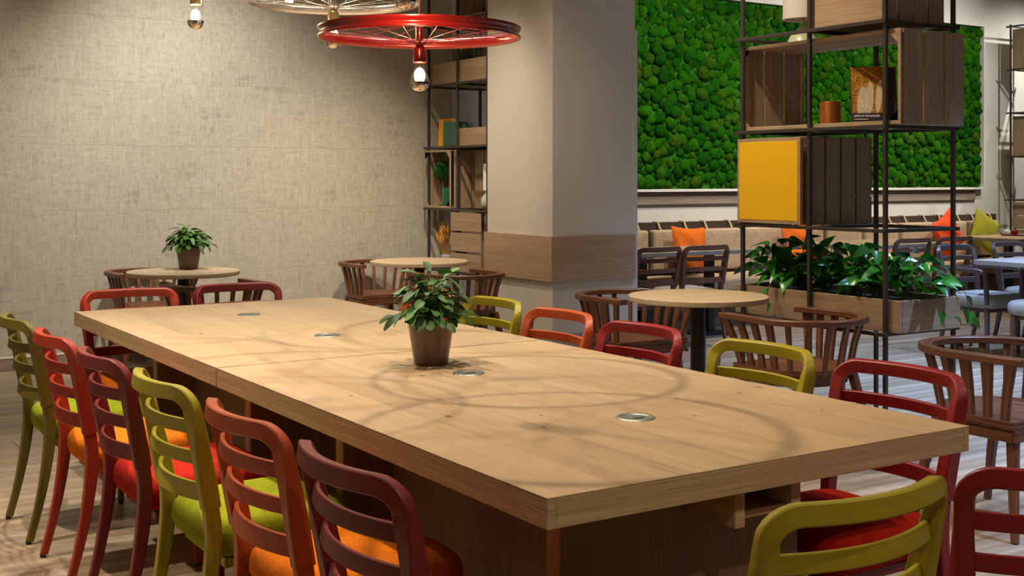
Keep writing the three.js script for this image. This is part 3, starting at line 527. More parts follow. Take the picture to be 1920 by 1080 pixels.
{
  const t = thing('espresso_cup', 'small red cup on a brown tray on the far oak table', 'cup', [11.63, 0.75, -8.12]);
  part('cup', lathe([[0, 0.020], [0.026, 0.020], [0.036, 0.034], [0.041, 0.066], [0.039, 0.066], [0.033, 0.036], [0, 0.028]], 24), M.cupRed, t); part('handle', new THREE.TorusGeometry(0.016, 0.005, 6, 14).translate(-0.05, 0.045, 0), M.cupRed, t);
  const s = one('tray', lathe([[0, 0.004], [0.125, 0.004], [0.14, 0.012], [0.142, 0.009], [0.128, 0], [0, 0]], 32), M.trayBrown, 'flat brown tray under the red cup', 'tray'); s.position.set(11.63, 0.7502, -8.12); t.position.y = 0.7365;
  const j = thing('sugar_jar', 'small white jar beside the red cup', 'jar', [11.545, 0.7545, -8.15]); part('body', lathe([[0, 0], [0.03, 0], [0.035, 0.02], [0.033, 0.05], [0.02, 0.06], [0, 0.062]], 20), M.cardWhite, j); part('knob', new THREE.SphereGeometry(0.008, 10, 8).translate(0, 0.066, 0), M.cardWhite, j);
}

// ---------------------------------------------------------------- moss panel
{
  const t = thing('moss_wall', 'large green panel of moss cushions on the white wall', 'moss panel', [9.2, 1.262, ZB]);
  const x0 = 5.95 - 9.2, x1 = 12.463 - 9.2, H = 1.902;
  part('backing', bb(x0, x1, 0.0, H, 0.0, 0.03, 0.002), mat(C(0.016, 0.135, 0.002), 1), t);
  part('frame', bb(x0, x1 + 0.02, H, H + 0.018, 0, 0.085, 0.002), M.white, t); part('frame', bb(x1, x1 + 0.02, 0, H, 0, 0.085, 0.002), M.white, t);
  const mossMats = [[0.016, 0.135, 0.002], [0.022, 0.165, 0.002], [0.036, 0.175, 0.003], [0.009, 0.095, 0.002], [0.046, 0.140, 0.004]].map(([r, g, b]) => mat(C(r, g, b), 1, { map: T.moss, bumpMap: T.moss, bumpScale: 0.006, specularIntensity: 0.15 }));
  const shapes = [0, 1, 2, 3].map((k) => { const g = mergeVertices(new THREE.IcosahedronGeometry(1, 3).deleteAttribute('normal').deleteAttribute('uv')), p = g.attributes.position, v = V(0, 0, 0); for (let i = 0; i < p.count; i++) { v.fromBufferAttribute(p, i); const a = Math.sin(v.x * 3.1 + k * 2) * Math.sin(v.y * 2.7 + k) * 0.10 + Math.sin(v.x * 9 + k) * Math.sin(v.y * 8 + v.z * 7 + k * 3) * 0.05 + (hash(i, k, 5) - 0.5) * 0.05; v.multiplyScalar(1 + a); p.setXYZ(i, v.x, v.y, v.z * 0.72); } g.computeVertexNormals(); const h = g.toNonIndexed(), n = h.attributes.normal.clone(); h.setAttribute('uv', new THREE.Float32BufferAttribute(new Float32Array(h.attributes.position.count * 2), 2)); const u = boxUV(h, 0); { const q = u.attributes.uv; for (let i = 0; i < q.count; i++) q.setXY(i, q.getX(i) * 0.06 + k * 0.03, q.getY(i) * 0.06); } u.setAttribute('normal', n); return u; });
  const balls = [], grid = {}, cell = 0.08, key = (x, y) => Math.floor(x / cell) + ',' + Math.floor(y / cell);
  const fits = (x, y, r) => { const i = Math.floor(x / cell), j = Math.floor(y / cell); for (let a = -2; a <= 2; a++) for (let b = -2; b <= 2; b++) for (const q of grid[(i + a) + ',' + (j + b)] || []) if (Math.hypot(q.x - x, q.y - y) < (q.r + r) * 0.70) return false; return true; };
  for (const [r0, r1, tries] of [[0.056, 0.074, 700], [0.040, 0.056, 6000], [0.026, 0.040, 26000]]) for (let k = 0; k < tries; k++) { const r = rr(r0, r1), x = rr(x0 + r * 0.7, x1 - r * 0.8), y = rr(r * 0.75, H - r * 0.85); if (fits(x, y, r)) { const b = { x, y, r, m: Math.floor(rnd() * 5), s: Math.floor(rnd() * 4), a: rnd() * 6.28, sx: rr(0.85, 1.15), z: 0.02 + r * rr(0.15, 0.55) }; balls.push(b); (grid[key(x, y)] ||= []).push(b); } }
  const vis = balls.filter((b) => b.x + 9.2 > 7.1).sort((a, b) => b.r * (1 - 0.03 * b.x) - a.r * (1 - 0.03 * a.x)).slice(0, 300), set = new Set(vis);
  for (const b of vis) { const m = part('moss_cushion', shapes[b.s], mossMats[b.m], t); m.position.set(b.x, b.y, b.z); m.rotation.z = b.a; m.scale.set(b.r * b.sx, b.r / b.sx, b.r); }
  for (let k = 0; k < 5; k++) { const l = balls.filter((b) => !set.has(b) && b.m === k).map((b) => shapes[b.s].clone().scale(b.r * b.sx, b.r / b.sx, b.r).rotateZ(b.a).translate(b.x, b.y, b.z)); part('moss_field', mergeGeometries(l), mossMats[k], t).userData.kind = 'stuff'; }
}

// ---------------------------------------------------------------- steel shelf frames
const LV = [0.613, 1.120, 1.632, 2.148, 2.660, 3.172];
function shelfFrame(xa, xb, zs, label, o = {}) {
  const t = thing('shelf_frame', label, 'shelf', [(xa + xb) / 2, 0, (zs[0] + zs[zs.length - 1]) / 2], 0, 'dark steel shelf frames'), cx = t.position.x, cz = t.position.z, q = 0.010, H = 3.19;
  for (const z of zs) for (const x of [xa, xb]) part('post', bb(x - q - cx, x + q - cx, 0, H, z - q - cz, z + q - cz, 0.0015), M.steel, t);
  const zmin = Math.min(...zs), zmax = Math.max(...zs), lv = o.levels || LV;
  for (const y of lv) {
    for (const x of [xa, xb]) { const s = x === xa ? -1 : 1; part('rail', bb(x + s * (q + 0.001) - cx, x + s * (q + 0.019) - cx, y - 0.018, y, zmin - 0.045 - cz, zmax + 0.022 - cz, 0.0015), M.steel, t); }
    for (const z of zs) part('cross_bar', bb(xa + q - cx, xb - q - cx, y - 0.018, y, z - q + 0.001 - cz, z + q - 0.001 - cz, 0.0015), M.steel, t);
  }
  if (o.plates) for (const [y, za, zb] of o.plates) part('shelf_plate', bb(xa + q + 0.002 - cx, xb - q - 0.002 - cx, y - 0.004, y, za - cz, zb - cz, 0.001), M.steel, t);
  return t;
}
shelfFrame(4.739, 5.251, [-4.020, -4.518, -5.017], 'dark steel shelf frame holding the planter and yellow-doored crate');
shelfFrame(4.945, 5.452, [-8.085, -8.555, -9.04], 'dark steel shelf frame between the wallpaper and the column', { plates: [[0.613, -9.028, -8.567], [1.636, -9.028, -8.625]] });
shelfFrame(12.72, 13.23, [-8.42, -8.93], 'dark steel shelf frame cut off at the right edge, against the white wall');

// slatted crates: faces = { '+x': [n boards, 'v'|'h'] ... }
function crate(label, [x0, x1], [y0, y1], [z0, z1], faces, m = M.crate, o = {}) {
  const t = thing('wooden_crate', label, 'crate', [(x0 + x1) / 2, y0, (z0 + z1) / 2], 0, o.group || 'slatted wooden crates'), w = Math.abs(x1 - x0) / 2, h = y1 - y0, d = Math.abs(z1 - z0) / 2, th = 0.012, gap = o.gap ?? 0.012;
  let k = 0; const put = (f, n, dir, mm) => {
    for (let i = 0; i < n; i++) {
      const cut = (a, b) => { const s = (b - a - gap * (n - 1)) / n; return [a + i * (s + gap), a + i * (s + gap) + s]; }; let g; const ex = { ou: (k += 0.37), ov: k * 0.6 };
      const e = th + 0.001;
      if (f === '+z' || f === '-z') { const s = f === '+z' ? 1 : -1, za = s * d, zb = s * (d - th); if (dir === 'v') { const [a, b] = cut(-w + e, w - e); g = bb(a, b, 0, h, za, zb, 0.002, { grain: 1, ...ex }); } else { const [a, b] = cut(0, h); g = bb(-w + e, w - e, a, b, za, zb, 0.002, { grain: 0, ...ex }); } }
      else if (f === '+x' || f === '-x') { const s = f === '+x' ? 1 : -1, sh = f === '-x' ? (o.front || 0) : 0, xa = s * (w + sh), xb = s * (w - th + sh); if (dir === 'v') { const [a, b] = cut(-d, d); g = bb(xa, xb, 0, h, a, b, 0.002, { grain: 1, ...ex }); } else { const [a, b] = cut(0, h); g = bb(xa, xb, a, b, -d, d, 0.002, { grain: 2, ...ex }); } }
      else { const top = f === 'top', ya = top ? h : 0, yb = top ? h - th : th; const [a, b] = cut(-w + e, w - e); g = bb(a, b, ya, yb, -d + e, d - e, 0.002, { grain: 2, ...ex }); }
      part('board', g, mm || m, t);
    }
  };
  for (const f in faces) put(f, ...faces[f]);
  const c = 0.028; for (const sx of [-1, 1]) for (const sz of [-1, 1]) if (o.posts !== false) part('corner_post', bb(sx * (w - th - 0.0015), sx * (w - th - c), th + 0.001, h - th - 0.001, sz * (d - th - 0.0015), sz * (d - th - c * 0.6), 0.002), o.postMat || M.crateLight, t);
  if (o.rim) { const [s] = o.rim; const rf = o.front || 0, xf = s * (w + rf), xg = s * (w + 0.010 + rf); for (const [ya, yb, za, zb] of [[0, 0.020, -d, d], [h - 0.020, h, -d, d], [0.020, h - 0.020, -d, -d + 0.018], [0.020, h - 0.020, d - 0.018, d]]) part('rim', bb(xf, xg, ya, yb, za, zb, 0.002), M.crateLight, t); for (const sy of [0, 1]) for (const sz of [-1, 1]) { const sh = new THREE.Shape(); sh.moveTo(0, 0); sh.lineTo(0.05, 0); sh.lineTo(0, 0.05); const e = boxUV(new THREE.ExtrudeGeometry(sh, { depth: 0.010, bevelEnabled: false }), 0); e.rotateY(-Math.PI / 2); e.scale(1, sy ? -1 : 1, sz > 0 ? -1 : 1); e.translate(s > 0 ? w + 0.010 + rf : -w - rf, sy ? h - 0.020 : 0.020, sz * (d - 0.018)); part('corner_block', e, M.crateLight, t); } }
  return t;
}
const S3 = { bottom: [3, 'z'], top: [3, 'z'] };
// shelf by the planter
crate('long open oak crate lying on the shelf with the books inside', [4.765, 5.245], [1.633, 2.10], [-5.055, -3.941], { '+z': [3, 'v'], '-z': [3, 'v'], bottom: [3, 'z'], top: [3, 'z'] }, M.crate, { rim: [-1] });
{
  const t = crate('oak crate with a yellow door, slatted at its near end', [4.752, 5.236], [1.121, 1.590], [-5.036, -4.535], { '+z': [4, 'v'], '-z': [3, 'v'], '+x': [3, 'h'], bottom: [3, 'z'], top: [3, 'z'], '-x': [1, 'h'] }, M.crateDark);
  const d = part('door', bb(-0.292, -0.267, 0.004, 0.464, -0.238, 0.236, 0.002), M.crateLight, t); part('door_panel', bb(-0.294, -0.2915, 0.022, 0.446, -0.220, 0.218, 0.001), M.yellow, d);
}
crate('oak crate on the upper shelf next to the white lamp', [4.765, 5.235], [2.149, 2.62], [-4.545, -4.062], { '-x': [2, 'h', M.crateLight], '+z': [4, 'v'], '-z': [3, 'v'], '+x': [2, 'h'], bottom: [3, 'z'] }, M.crateDark, { gap: 0.014 });
// shelf by the wallpaper
crate('open crate with a topiary and green vase inside, beside the wallpaper', [4.958, 5.30], [1.121, 1.605], [-9.085, -8.635], { '+z': [2, 'v'], '-z': [2, 'v'], '+x': [2, 'v'], bottom: [3, 'z'], top: [3, 'z'] }, M.crate, { rim: [-1], front: 0.026 });
crate('dark slatted crate behind the white card', [5.10, 5.445], [1.121, 1.60], [-8.545, -8.095], { '-x': [3, 'v'], '+x': [2, 'v'], '-z': [2, 'v'], bottom: [3, 'z'] }, M.crateDark);
crate('tall crate with three wide boards standing below the dark slatted crate', [4.958, 5.40], [0.614, 1.092], [-8.625, -8.155], { '-x': [3, 'h', M.crateLight], '+z': [1, 'v'], '-z': [1, 'v'], '+x': [2, 'h'], bottom: [3, 'z'] }, M.crateDark, { gap: 0.016, front: 0.038 });
crate('low oak box next to the green books', [4.965, 5.43], [1.633, 1.775], [-8.615, -8.095], { '-x': [1, 'h', M.crateLight], '-z': [1, 'h'], '+z': [1, 'h'], '+x': [1, 'h'], bottom: [3, 'z'] }, M.crate);
crate('long oak planter box holding dried grasses', [4.965, 5.43], [2.149, 2.33], [-9.02, -8.095], { '-x': [1, 'h', M.crateLight], '-z': [1, 'h'], '+z': [1, 'h'], '+x': [1, 'h'], bottom: [3, 'z'] }, M.crate);
crate('open crate on the top level above the dried grasses', [4.965, 5.43], [2.661, 3.13], [-8.62, -8.12], { '+z': [2, 'v'], '-z': [2, 'v'], '+x': [2, 'v'], bottom: [3, 'z'], top: [3, 'z'] }, M.crate, { rim: [-1] });
// shelf at the right edge
crate('open crate on the highest visible level at the right edge', [12.74, 13.21], [2.661, 3.13], [-8.92, -8.44], { '-x': [2, 'v'], '+x': [2, 'v'], '-z': [2, 'v'], bottom: [3, 'z'], top: [3, 'z'] }, M.crate);
crate('open crate with dark inside at mid height at the right edge', [12.74, 13.21], [1.633, 2.10], [-8.92, -8.44], { '-x': [2, 'v'], '+x': [2, 'v'], '-z': [2, 'v'], bottom: [3, 'z'], top: [3, 'z'] }, M.crate);
crate('crate with wide pale boards low at the right edge', [12.74, 13.21], [0.614, 1.085], [-8.92, -8.44], { '+z': [3, 'h', M.crateLight], '-x': [3, 'h', M.crateLight], '+x': [2, 'h'], bottom: [3, 'z'] }, M.crate);

// ---------------------------------------------------------------- things on the shelves
function book(label, m, [x, y, z], w, h, th, turn, lean, group) {
  const t = thing('book', label, 'book', [x, y, z], turn, group), g = new THREE.Group(); const tilt = (geo) => geo.rotateX(lean);
  part('cover', tilt(merge([bb(-w / 2, w / 2, 0, h, 0, 0.003, 0.0008), bb(-w / 2, w / 2, 0, h, -th, -th + 0.003, 0.0008), bb(-w / 2, -w / 2 + 0.003, 0, h, -th + 0.003, 0, 0.0008)])), m, t);
  part('pages', tilt(bb(-w / 2 + 0.003, w / 2 - 0.004, 0.004, h - 0.004, -th + 0.0032, -0.0002, 0.0006)), M.paper, t); return t;
}
book('bright yellow book leaning on the shelf by the wallpaper', M.bookYellow, [5.08, 1.640, -9.00], 0.17, 0.235, 0.030, -Math.PI / 2 + 0.25, -0.06, 'books by the wallpaper');
book('dark green book next to the yellow one', M.bookGreen, [5.06, 1.640, -8.83], 0.17, 0.205, 0.028, -Math.PI / 2 + 0.9, -0.10, 'books by the wallpaper');
book('second dark green book, nearest the low oak box', M.bookGreen, [5.08, 1.640, -8.72], 0.17, 0.200, 0.028, -Math.PI / 2 + 0.9, -0.10, 'books by the wallpaper');
{
  // large book with a printed jacket: plain gold and pale abstract print, dark title band
  const c = document.createElement('canvas'); c.width = 512; c.height = 660; const x = c.getContext('2d'); x.fillStyle = '#9a6a1c'; x.fillRect(0, 0, 512, 660);
  for (let i = 0; i < 2600; i++) { x.fillStyle = ['#c08a2a', '#6d4412', '#d9ab4a', '#8a5a16', '#3d2810'][Math.floor(rnd() * 5)]; const s = 3 + rnd() * 10; x.fillRect(rnd() * 512, rnd() * 560, s, s); }
  for (const [a, b, w, h] of [[150, 330, 70, 250], [260, 290, 60, 270], [400, 260, 46, 260]]) { x.fillStyle = 'rgba(214,204,186,0.85)'; x.beginPath(); x.ellipse(a, b + 100, w, h / 1.3, 0.15, 0, 6.3); x.fill(); }
  for (let i = 0; i < 500; i++) { x.fillStyle = ['#b7aa95', '#d8d0c2', '#8b7b62'][Math.floor(rnd() * 3)]; x.fillRect(90 + rnd() * 230, 220 + rnd() * 330, 4 + rnd() * 7, 4 + rnd() * 7); }
  x.fillStyle = '#2b2a2e'; x.fillRect(0, 560, 512, 100); x.fillStyle = '#e8e6e2'; x.font = 'bold 34px sans-serif'; x.fillText('BIRTH OF THE MODERN', 24, 606, 400); x.fillRect(24, 630, 210, 7);
  const tx = new THREE.CanvasTexture(c); tx.colorSpace = THREE.SRGBColorSpace; const jm = mat(C(1, 1, 1), 0.3, { map: tx });
  const lean = -0.30, t = book('large art book with a gold printed jacket leaning in the long crate', M.bookDark, [4.865, 1.657, -4.225], 0.175, 0.300, 0.030, -0.72, lean);
  const f = new THREE.PlaneGeometry(0.173, 0.298).translate(0, 0.15, 0.0035); f.rotateX(lean); part('jacket_print', f, jm, t);
  const sp = new THREE.BoxGeometry(0.003, 0.03, 0.022).translate(0.0895, 0.04, -0.016).rotateX(lean); part('spine_label', sp, M.bookYellow, t);
  book('dark book standing behind the art book in the long crate', M.bookDark, [4.935, 1.657, -4.215], 0.17, 0.30, 0.022, -0.72, lean);
  const v = thing('copper_lantern', 'pierced copper lantern standing in the long crate', 'lantern', [4.95, 1.6465, -4.57]);
  part('cylinder', lathe([[0, 0.003], [0.052, 0.003], [0.054, 0.006], [0.054, 0.130], [0.052, 0.134], [0.050, 0.130], [0.050, 0.008], [0, 0.008]], 40), M.copper, v);
  const dots = []; for (let r = 0; r < 16; r++) for (let k = 0; k < 40; k++) { const a = (k + (r % 2) / 2) / 40 * 6.2832; dots.push(new THREE.SphereGeometry(0.0024, 5, 3).translate(Math.cos(a) * 0.054, 0.010 + r * 0.0076, Math.sin(a) * 0.054)); }
  part('hammered_dots', merge(dots), M.copper, v).userData.kind = 'stuff';
}
{
  const l = thing('table_lamp', 'pale green table lamp with white shade on the upper shelf', 'lamp', [4.985, 2.1008, -4.80]);
  part('base', lathe([[0, 0], [0.085, 0], [0.09, 0.01], [0.075, 0.05], [0.05, 0.08], [0.03, 0.10], [0.018, 0.115], [0, 0.117]], 36), M.paleGreen, l); part('stem', new THREE.CylinderGeometry(0.008, 0.008, 0.05, 12).translate(0, 0.138, 0), M.brass, l);
  part('lamp_shade', lathe([[0.098, 0.155], [0.108, 0.145], [0.112, 0.150], [0.108, 0.32], [0.105, 0.32], [0.104, 0.16]], 40), M.lampShade, l); part('shade_ring', lathe([[0, 0.158], [0.098, 0.158], [0.098, 0.162], [0, 0.162]], 24), M.lampShade, l);
}
{
  const t = thing('topiary', 'small round green topiary on a stem in the open crate', 'plant', [5.04, 1.1345, -8.965]);
  part('stem', new THREE.CylinderGeometry(0.005, 0.006, 0.26, 8).translate(0, 0.13, 0), M.vine, t); part('base', lathe([[0, 0], [0.035, 0], [0.035, 0.012], [0, 0.012]], 20), M.bookDark, t);
  const g = []; for (let i = 0; i < 260; i++) { const th = Math.acos(1 - 2 * (i + 0.5) / 260), ph = i * 2.39996, d = V(Math.sin(th) * Math.cos(ph), Math.cos(th), Math.sin(th) * Math.sin(ph)), q = new THREE.ConeGeometry(0.010, 0.022, 4); q.applyQuaternion(new THREE.Quaternion().setFromUnitVectors(V(0, 1, 0), d)); q.translate(d.x * 0.075, 0.30 + d.y * 0.075, d.z * 0.075); g.push(q.toNonIndexed()); }
  part('foliage', merge(g), M.pothosC, t).userData.kind = 'stuff';
  const v = thing('glass_vase', 'dark green glass vase in the open crate', 'vase', [5.015, 1.1345, -8.845]); part('body', lathe([[0, 0], [0.034, 0], [0.038, 0.01], [0.037, 0.12], [0.028, 0.15], [0.026, 0.155], [0.024, 0.15], [0.033, 0.12], [0.033, 0.012], [0, 0.010]], 32), M.greenGlass, v);
  const p = thing('pale_vase', 'pale green round vase half hidden by the column edge', 'vase', [5.01, 1.122, -8.16]); part('body', lathe([[0, 0], [0.05, 0], [0.075, 0.04], [0.07, 0.09], [0.04, 0.125], [0.034, 0.13], [0.036, 0.12], [0, 0.02]], 32), M.paleGreen, p);
  const c = one('white_card', bb(-0.075, 0.075, 0, 0.21, -0.0015, 0.0015, 0.0006), M.cardWhite, 'white card hanging beside the column edge', 'card'); c.position.set(5.03, 1.273, -8.17); c.rotation.y = -1.1;
  const cs = part('cord', rod(V(0, 0.21, 0), V(0, 0.36, 0), 0.001, 5), M.steel, c);
}
{
  const t = thing('wheat_bunch', 'bunch of golden wheat ears in a grey jar', 'dried flowers', [5.045, 0.614, -8.915]);
  part('jar', lathe([[0, 0], [0.045, 0], [0.05, 0.01], [0.048, 0.10], [0.040, 0.115], [0.036, 0.11], [0.042, 0.02], [0, 0.012]], 28), M.greyPlinth, t);
  const st = []; for (let i = 0; i < 34; i++) {
    const a = rnd() * 6.283, r = rr(0.02, 0.085), b = V(Math.cos(a) * r, rr(0.20, 0.31), Math.sin(a) * r), d = b.clone().sub(V(0, 0.04, 0)).normalize(); st.push(rod(V(0, 0.02, 0), b, 0.0012, 4));
    const e = new THREE.SphereGeometry(1, 7, 6).scale(0.0085, 0.038, 0.0085).applyQuaternion(new THREE.Quaternion().setFromUnitVectors(V(0, 1, 0), d)).translate(b.x + d.x * 0.02, b.y + d.y * 0.02, b.z + d.z * 0.02).toNonIndexed(); part('ear', e, M.wheat, t);
    for (let k = 0; k < 5; k++) { const q = b.clone().addScaledVector(d, 0.03), f = q.clone().addScaledVector(d, 0.06).add(V(rr(-0.018, 0.018), 0, rr(-0.018, 0.018))); st.push(rod(q, f, 0.0006, 3)); }
  }
  part('stems', merge(st), M.wheat, t);
}
{
  for (const [z, l] of [[-8.80, 'dried brown grasses in the far part of the long oak planter box'], [-8.35, 'dried brown grasses in the near part of the long oak planter box']]) {
    const t = thing('dried_grass', l, 'dried plant', [5.19, 2.165, z], 0, 'dried grasses in the long planter box');
    const A = [], B = []; for (let i = 0; i < 170; i++) { const a = rnd() * 6.283, r = rr(0.02, 0.12), h = rr(0.22, 0.40), b0 = V(rr(-0.1, 0.1), 0, rr(-0.10, 0.10)), p = [b0, b0.clone().add(V(Math.cos(a) * r * 0.4, h * 0.6, Math.sin(a) * r * 0.4)), b0.clone().add(V(Math.cos(a) * r, h, Math.sin(a) * r))]; (i % 3 ? A : B).push(sweep(p, V(-Math.sin(a), 0, Math.cos(a)), 0.0015, (k) => lerp(0.013, 0.003, k), { bevel: 0.0003 })); }
    part('blades', merge(A), M.dried, t).userData.kind = 'stuff'; part('green_blades', merge(B), M.driedGreen, t).userData.kind = 'stuff';
  }
}

// ---------------------------------------------------------------- leaves and plants
function leafGeo(prof, len, wid, fold, droop, n = 7) {
  const pos = [], index = [], row = []; for (let i = 0; i <= n; i++) { const k = i / n, w = prof(k) * wid / 2, y = -droop * k * k; row.push(pos.length / 3); pos.push(-w, y + fold * w, -k * len, 0, y, -k * len, w, y + fold * w, -k * len); }
  for (let i = 0; i < n; i++) { const a = row[i], b = row[i + 1]; index.push(a, a + 1, b, a + 1, b + 1, b, a + 1, a + 2, b + 1, a + 2, b + 2, b + 1); }
  const g = new THREE.BufferGeometry(); g.setAttribute('position', new THREE.Float32BufferAttribute(pos, 3)); g.setIndex(index); g.computeVertexNormals(); return finish(g.toNonIndexed());
}
const heart = (k) => (k < 0.22 ? lerp(0.35, 1, Math.sqrt(k / 0.22)) : Math.pow(1 - (k - 0.22) / 0.78, 0.72)), oval = (k) => Math.pow(Math.sin(Math.PI * clamp(0.04 + 0.90 * Math.pow(k, 1.15), 0, 1)), 0.6);
const pothosLeaves = [[1, 0.5, 0.25], [1, 0.35, 0.45], [1, 0.6, 0.1]].map(([l, f, d]) => leafGeo(heart, 1, 0.86, f, d)), sageLeaves = [[0.52, 0.3, 0.40], [0.46, 0.2, 0.7], [0.60, 0.25, 0.15]].map(([w, f, d]) => leafGeo(oval, 1, w, f, d));
function place(m, at, dir, size, roll) { const q = new THREE.Quaternion().setFromUnitVectors(V(0, 0, -1), dir.clone().normalize()), up = V(0, 1, 0).applyQuaternion(q); m.quaternion.copy(q); if (roll) m.rotateZ(roll); m.position.copy(at); m.scale.setScalar(size); }
function uprightDir(m, at, dir, size, roll) { const z = dir.clone().normalize().negate(); let x = V(0, 1, 0).cross(z); if (x.lengthSq() < 1e-4) x = V(1, 0, 0); x.normalize(); const y = z.clone().cross(x); const e = new THREE.Matrix4().makeBasis(x, y, z); m.quaternion.setFromRotationMatrix(e); if (roll) m.rotateZ(roll); m.position.copy(at); m.scale.setScalar(size); }
function potPlant(label, pos, N, spread, H, s, turn) {
  const t = thing('potted_plant', label, 'plant', pos, turn, 'potted herbs in clay pots');
  const h = 0.118 * s, r0 = 0.049 * s, r1 = 0.066 * s;
  part('pot', lathe([[0, 0], [r0 - 0.003, 0], [r0, 0.004], [r0 + 0.002, 0.02], [r1, h - 0.003], [r1 - 0.002, h], [r1 - 0.006, h - 0.001], [r0 - 0.004, 0.012], [0, 0.010]], 48), M.clayPot, t);
  part('soil', new THREE.CylinderGeometry(r1 - 0.010, r1 - 0.012, 0.006, 24).translate(0, h - 0.016, 0), M.soil, t);
  const st = [], mats = [M.sage, M.sageB, M.sage, M.sageC];
  for (let i = 0; i < N; i++) {
    const a = i * 2.39996 + rr(-0.3, 0.3), k = Math.sqrt((i + 0.5) / N), out = spread * k * rr(0.55, 1.0), up = H * (1 - 0.75 * k * k) * rr(0.55, 1.05), b = V(Math.cos(a) * r1 * 0.5 * k, h - 0.015, Math.sin(a) * r1 * 0.5 * k);
    const m = V(Math.cos(a) * out * 0.45, h + up * 0.75, Math.sin(a) * out * 0.45), e = V(Math.cos(a) * out, h + up - (k > 0.8 ? 0.02 : 0), Math.sin(a) * out); st.push(tube([b, m, e], 0.0013, 5));
    const L = rr(0.034, 0.056) * s, d = V(Math.cos(a) * (0.3 + k), 0.55 - 0.9 * k + rr(-0.2, 0.2), Math.sin(a) * (0.3 + k));
    uprightDir(part('leaf', sageLeaves[i % 3], mats[Math.floor(rnd() * 4)], t), e, d, L, rr(-0.6, 0.6));
    for (let q = 0; q < 2; q++) { const c = b.clone().lerp(m, 0.5).lerp(m.clone().lerp(e, 0.6), q ? 0.9 : 0.35), aa = a + (q ? 1.3 : -1.3) + rr(-0.5, 0.5); uprightDir(part('leaf', sageLeaves[(i + q) % 3], mats[Math.floor(rnd() * 4)], t), c, V(Math.cos(aa), rr(-0.2, 0.5), Math.sin(aa)), L * rr(0.6, 0.85), rr(-0.7, 0.7)); }
  }
  part('stems', merge(st), M.stem, t); return t;
}
potPlant('leafy green herb in a brown clay pot on the long table', [1.955, 0.7505, -3.56], 96, 0.145, 0.175, 1.17, 0);
potPlant('small leafy herb in a brown clay pot on the round table by the wallpaper', [2.60, 0.7505, -8.16], 80, 0.155, 0.150, 1.27, 2.1);
{
  const pl = thing('planter_box', 'oak planter box of glossy climbing plants on the low shelf rails', 'planter', [4.9875, 0.614, -4.525]);
  const w = 0.2275, d = 0.575, h = 0.158;
  part('side_board', bb(-w, -w + 0.018, 0, h, -d, d, 0.002, { grain: 2 }), M.crateLight, pl); part('side_board', bb(w - 0.018, w, 0, h, -d, d, 0.002, { grain: 2, ou: 0.5 }), M.crateLight, pl);
  for (const s of [-1, 1]) part('end_board', bb(-w + 0.019, w - 0.019, 0, h, s * d, s * (d - 0.018), 0.002, { grain: 0, ou: 0.2 * s }), M.crate, pl);
  part('bottom_board', bb(-w + 0.019, w - 0.019, 0.002, 0.014, -d + 0.019, d - 0.019, 0.001), M.crateDark, pl); part('soil', bb(-w + 0.019, w - 0.019, 0.014, h - 0.03, -d + 0.019, d - 0.019, 0.001), M.soil, pl);
  const lab = ['at the far end of the planter', 'second from the far end of the planter', 'in the middle of the planter, left of the near post', 'in the middle of the planter, behind the near post', 'second from the near end of the planter', 'at the near end of the planter, trailing over its edge'];
  const mats = [M.pothos, M.pothosB, M.pothos, M.pothosC, M.pothosB];
  for (let p = 0; p < 6; p++) {
    const z0 = -4.525 + lerp(-0.47, 0.44, p / 5), t = thing('trailing_plant', 'glossy green trailing plant ' + lab[p], 'plant', [4.9875, 0.614 + h - 0.03, z0], 0, 'trailing plants in the planter'); const st = [];
    for (let i = 0; i < 44; i++) {
      const a = i * 2.39996 + p, k = Math.sqrt((i + 0.5) / 44), out = 0.18 * k * rr(0.7, 1.15), up = (0.26 - 0.17 * k * k) * rr(0.55, 1.1), b = V(rr(-0.05, 0.05), 0, rr(-0.05, 0.05)), e = V(Math.cos(a) * out, up, Math.sin(a) * out * 0.9), m = V(e.x * 0.4, up * 0.7, e.z * 0.4);
      if (e.y < 0.06) e.y = 0.06 + 0.03 * k; if ([-4.02, -4.518, -5.017].some((pz) => Math.abs(z0 + e.z - pz) < 0.10) && Math.abs(e.x) > 0.13) continue;
      st.push(tube([b, m, e], 0.0018, 5)); uprightDir(part('leaf', pothosLeaves[i % 3], mats[Math.floor(rnd() * 5)], t), e, V(Math.cos(a) * (0.4 + k), rr(-0.55, 0.55), Math.sin(a) * (0.4 + k)), rr(0.075, 0.120), rr(-0.7, 0.7));
    }
    const trail = p === 5 ? [[[0.02, 0.10, 0.08], [0.10, 0.09, 0.17], [0.16, -0.03, 0.20], [0.20, -0.07, 0.22]], [[0.05, 0.10, 0.05], [-0.02, 0.08, 0.16], [0.0, -0.03, 0.185], [0.10, -0.06, 0.19]], [[0.1, 0.1, 0.05], [0.22, 0.10, 0.12], [0.27, 0.03, 0.14], [0.26, -0.05, 0.16]]] : p === 1 ? [[[-0.1, 0.1, 0.02], [-0.22, 0.10, 0.03], [-0.285, 0.03, 0.03], [-0.295, -0.04, 0.03]]] : [];
    for (const v of trail) { const q = v.map((c) => V(...c)); st.push(tube(q, 0.0018, 5)); const n = q.length; for (let i = 1; i < n; i++) uprightDir(part('leaf', pothosLeaves[i % 3], i === n - 1 ? M.pothosB : M.pothos, t), q[i], q[i].clone().sub(q[i - 1]).add(V(0.02 * (i % 2 ? 1 : -1), -0.02, 0.01)), rr(0.055, 0.085), rr(-0.5, 0.5)); }
    part('stems', merge(st), M.vine, t);
  }
}

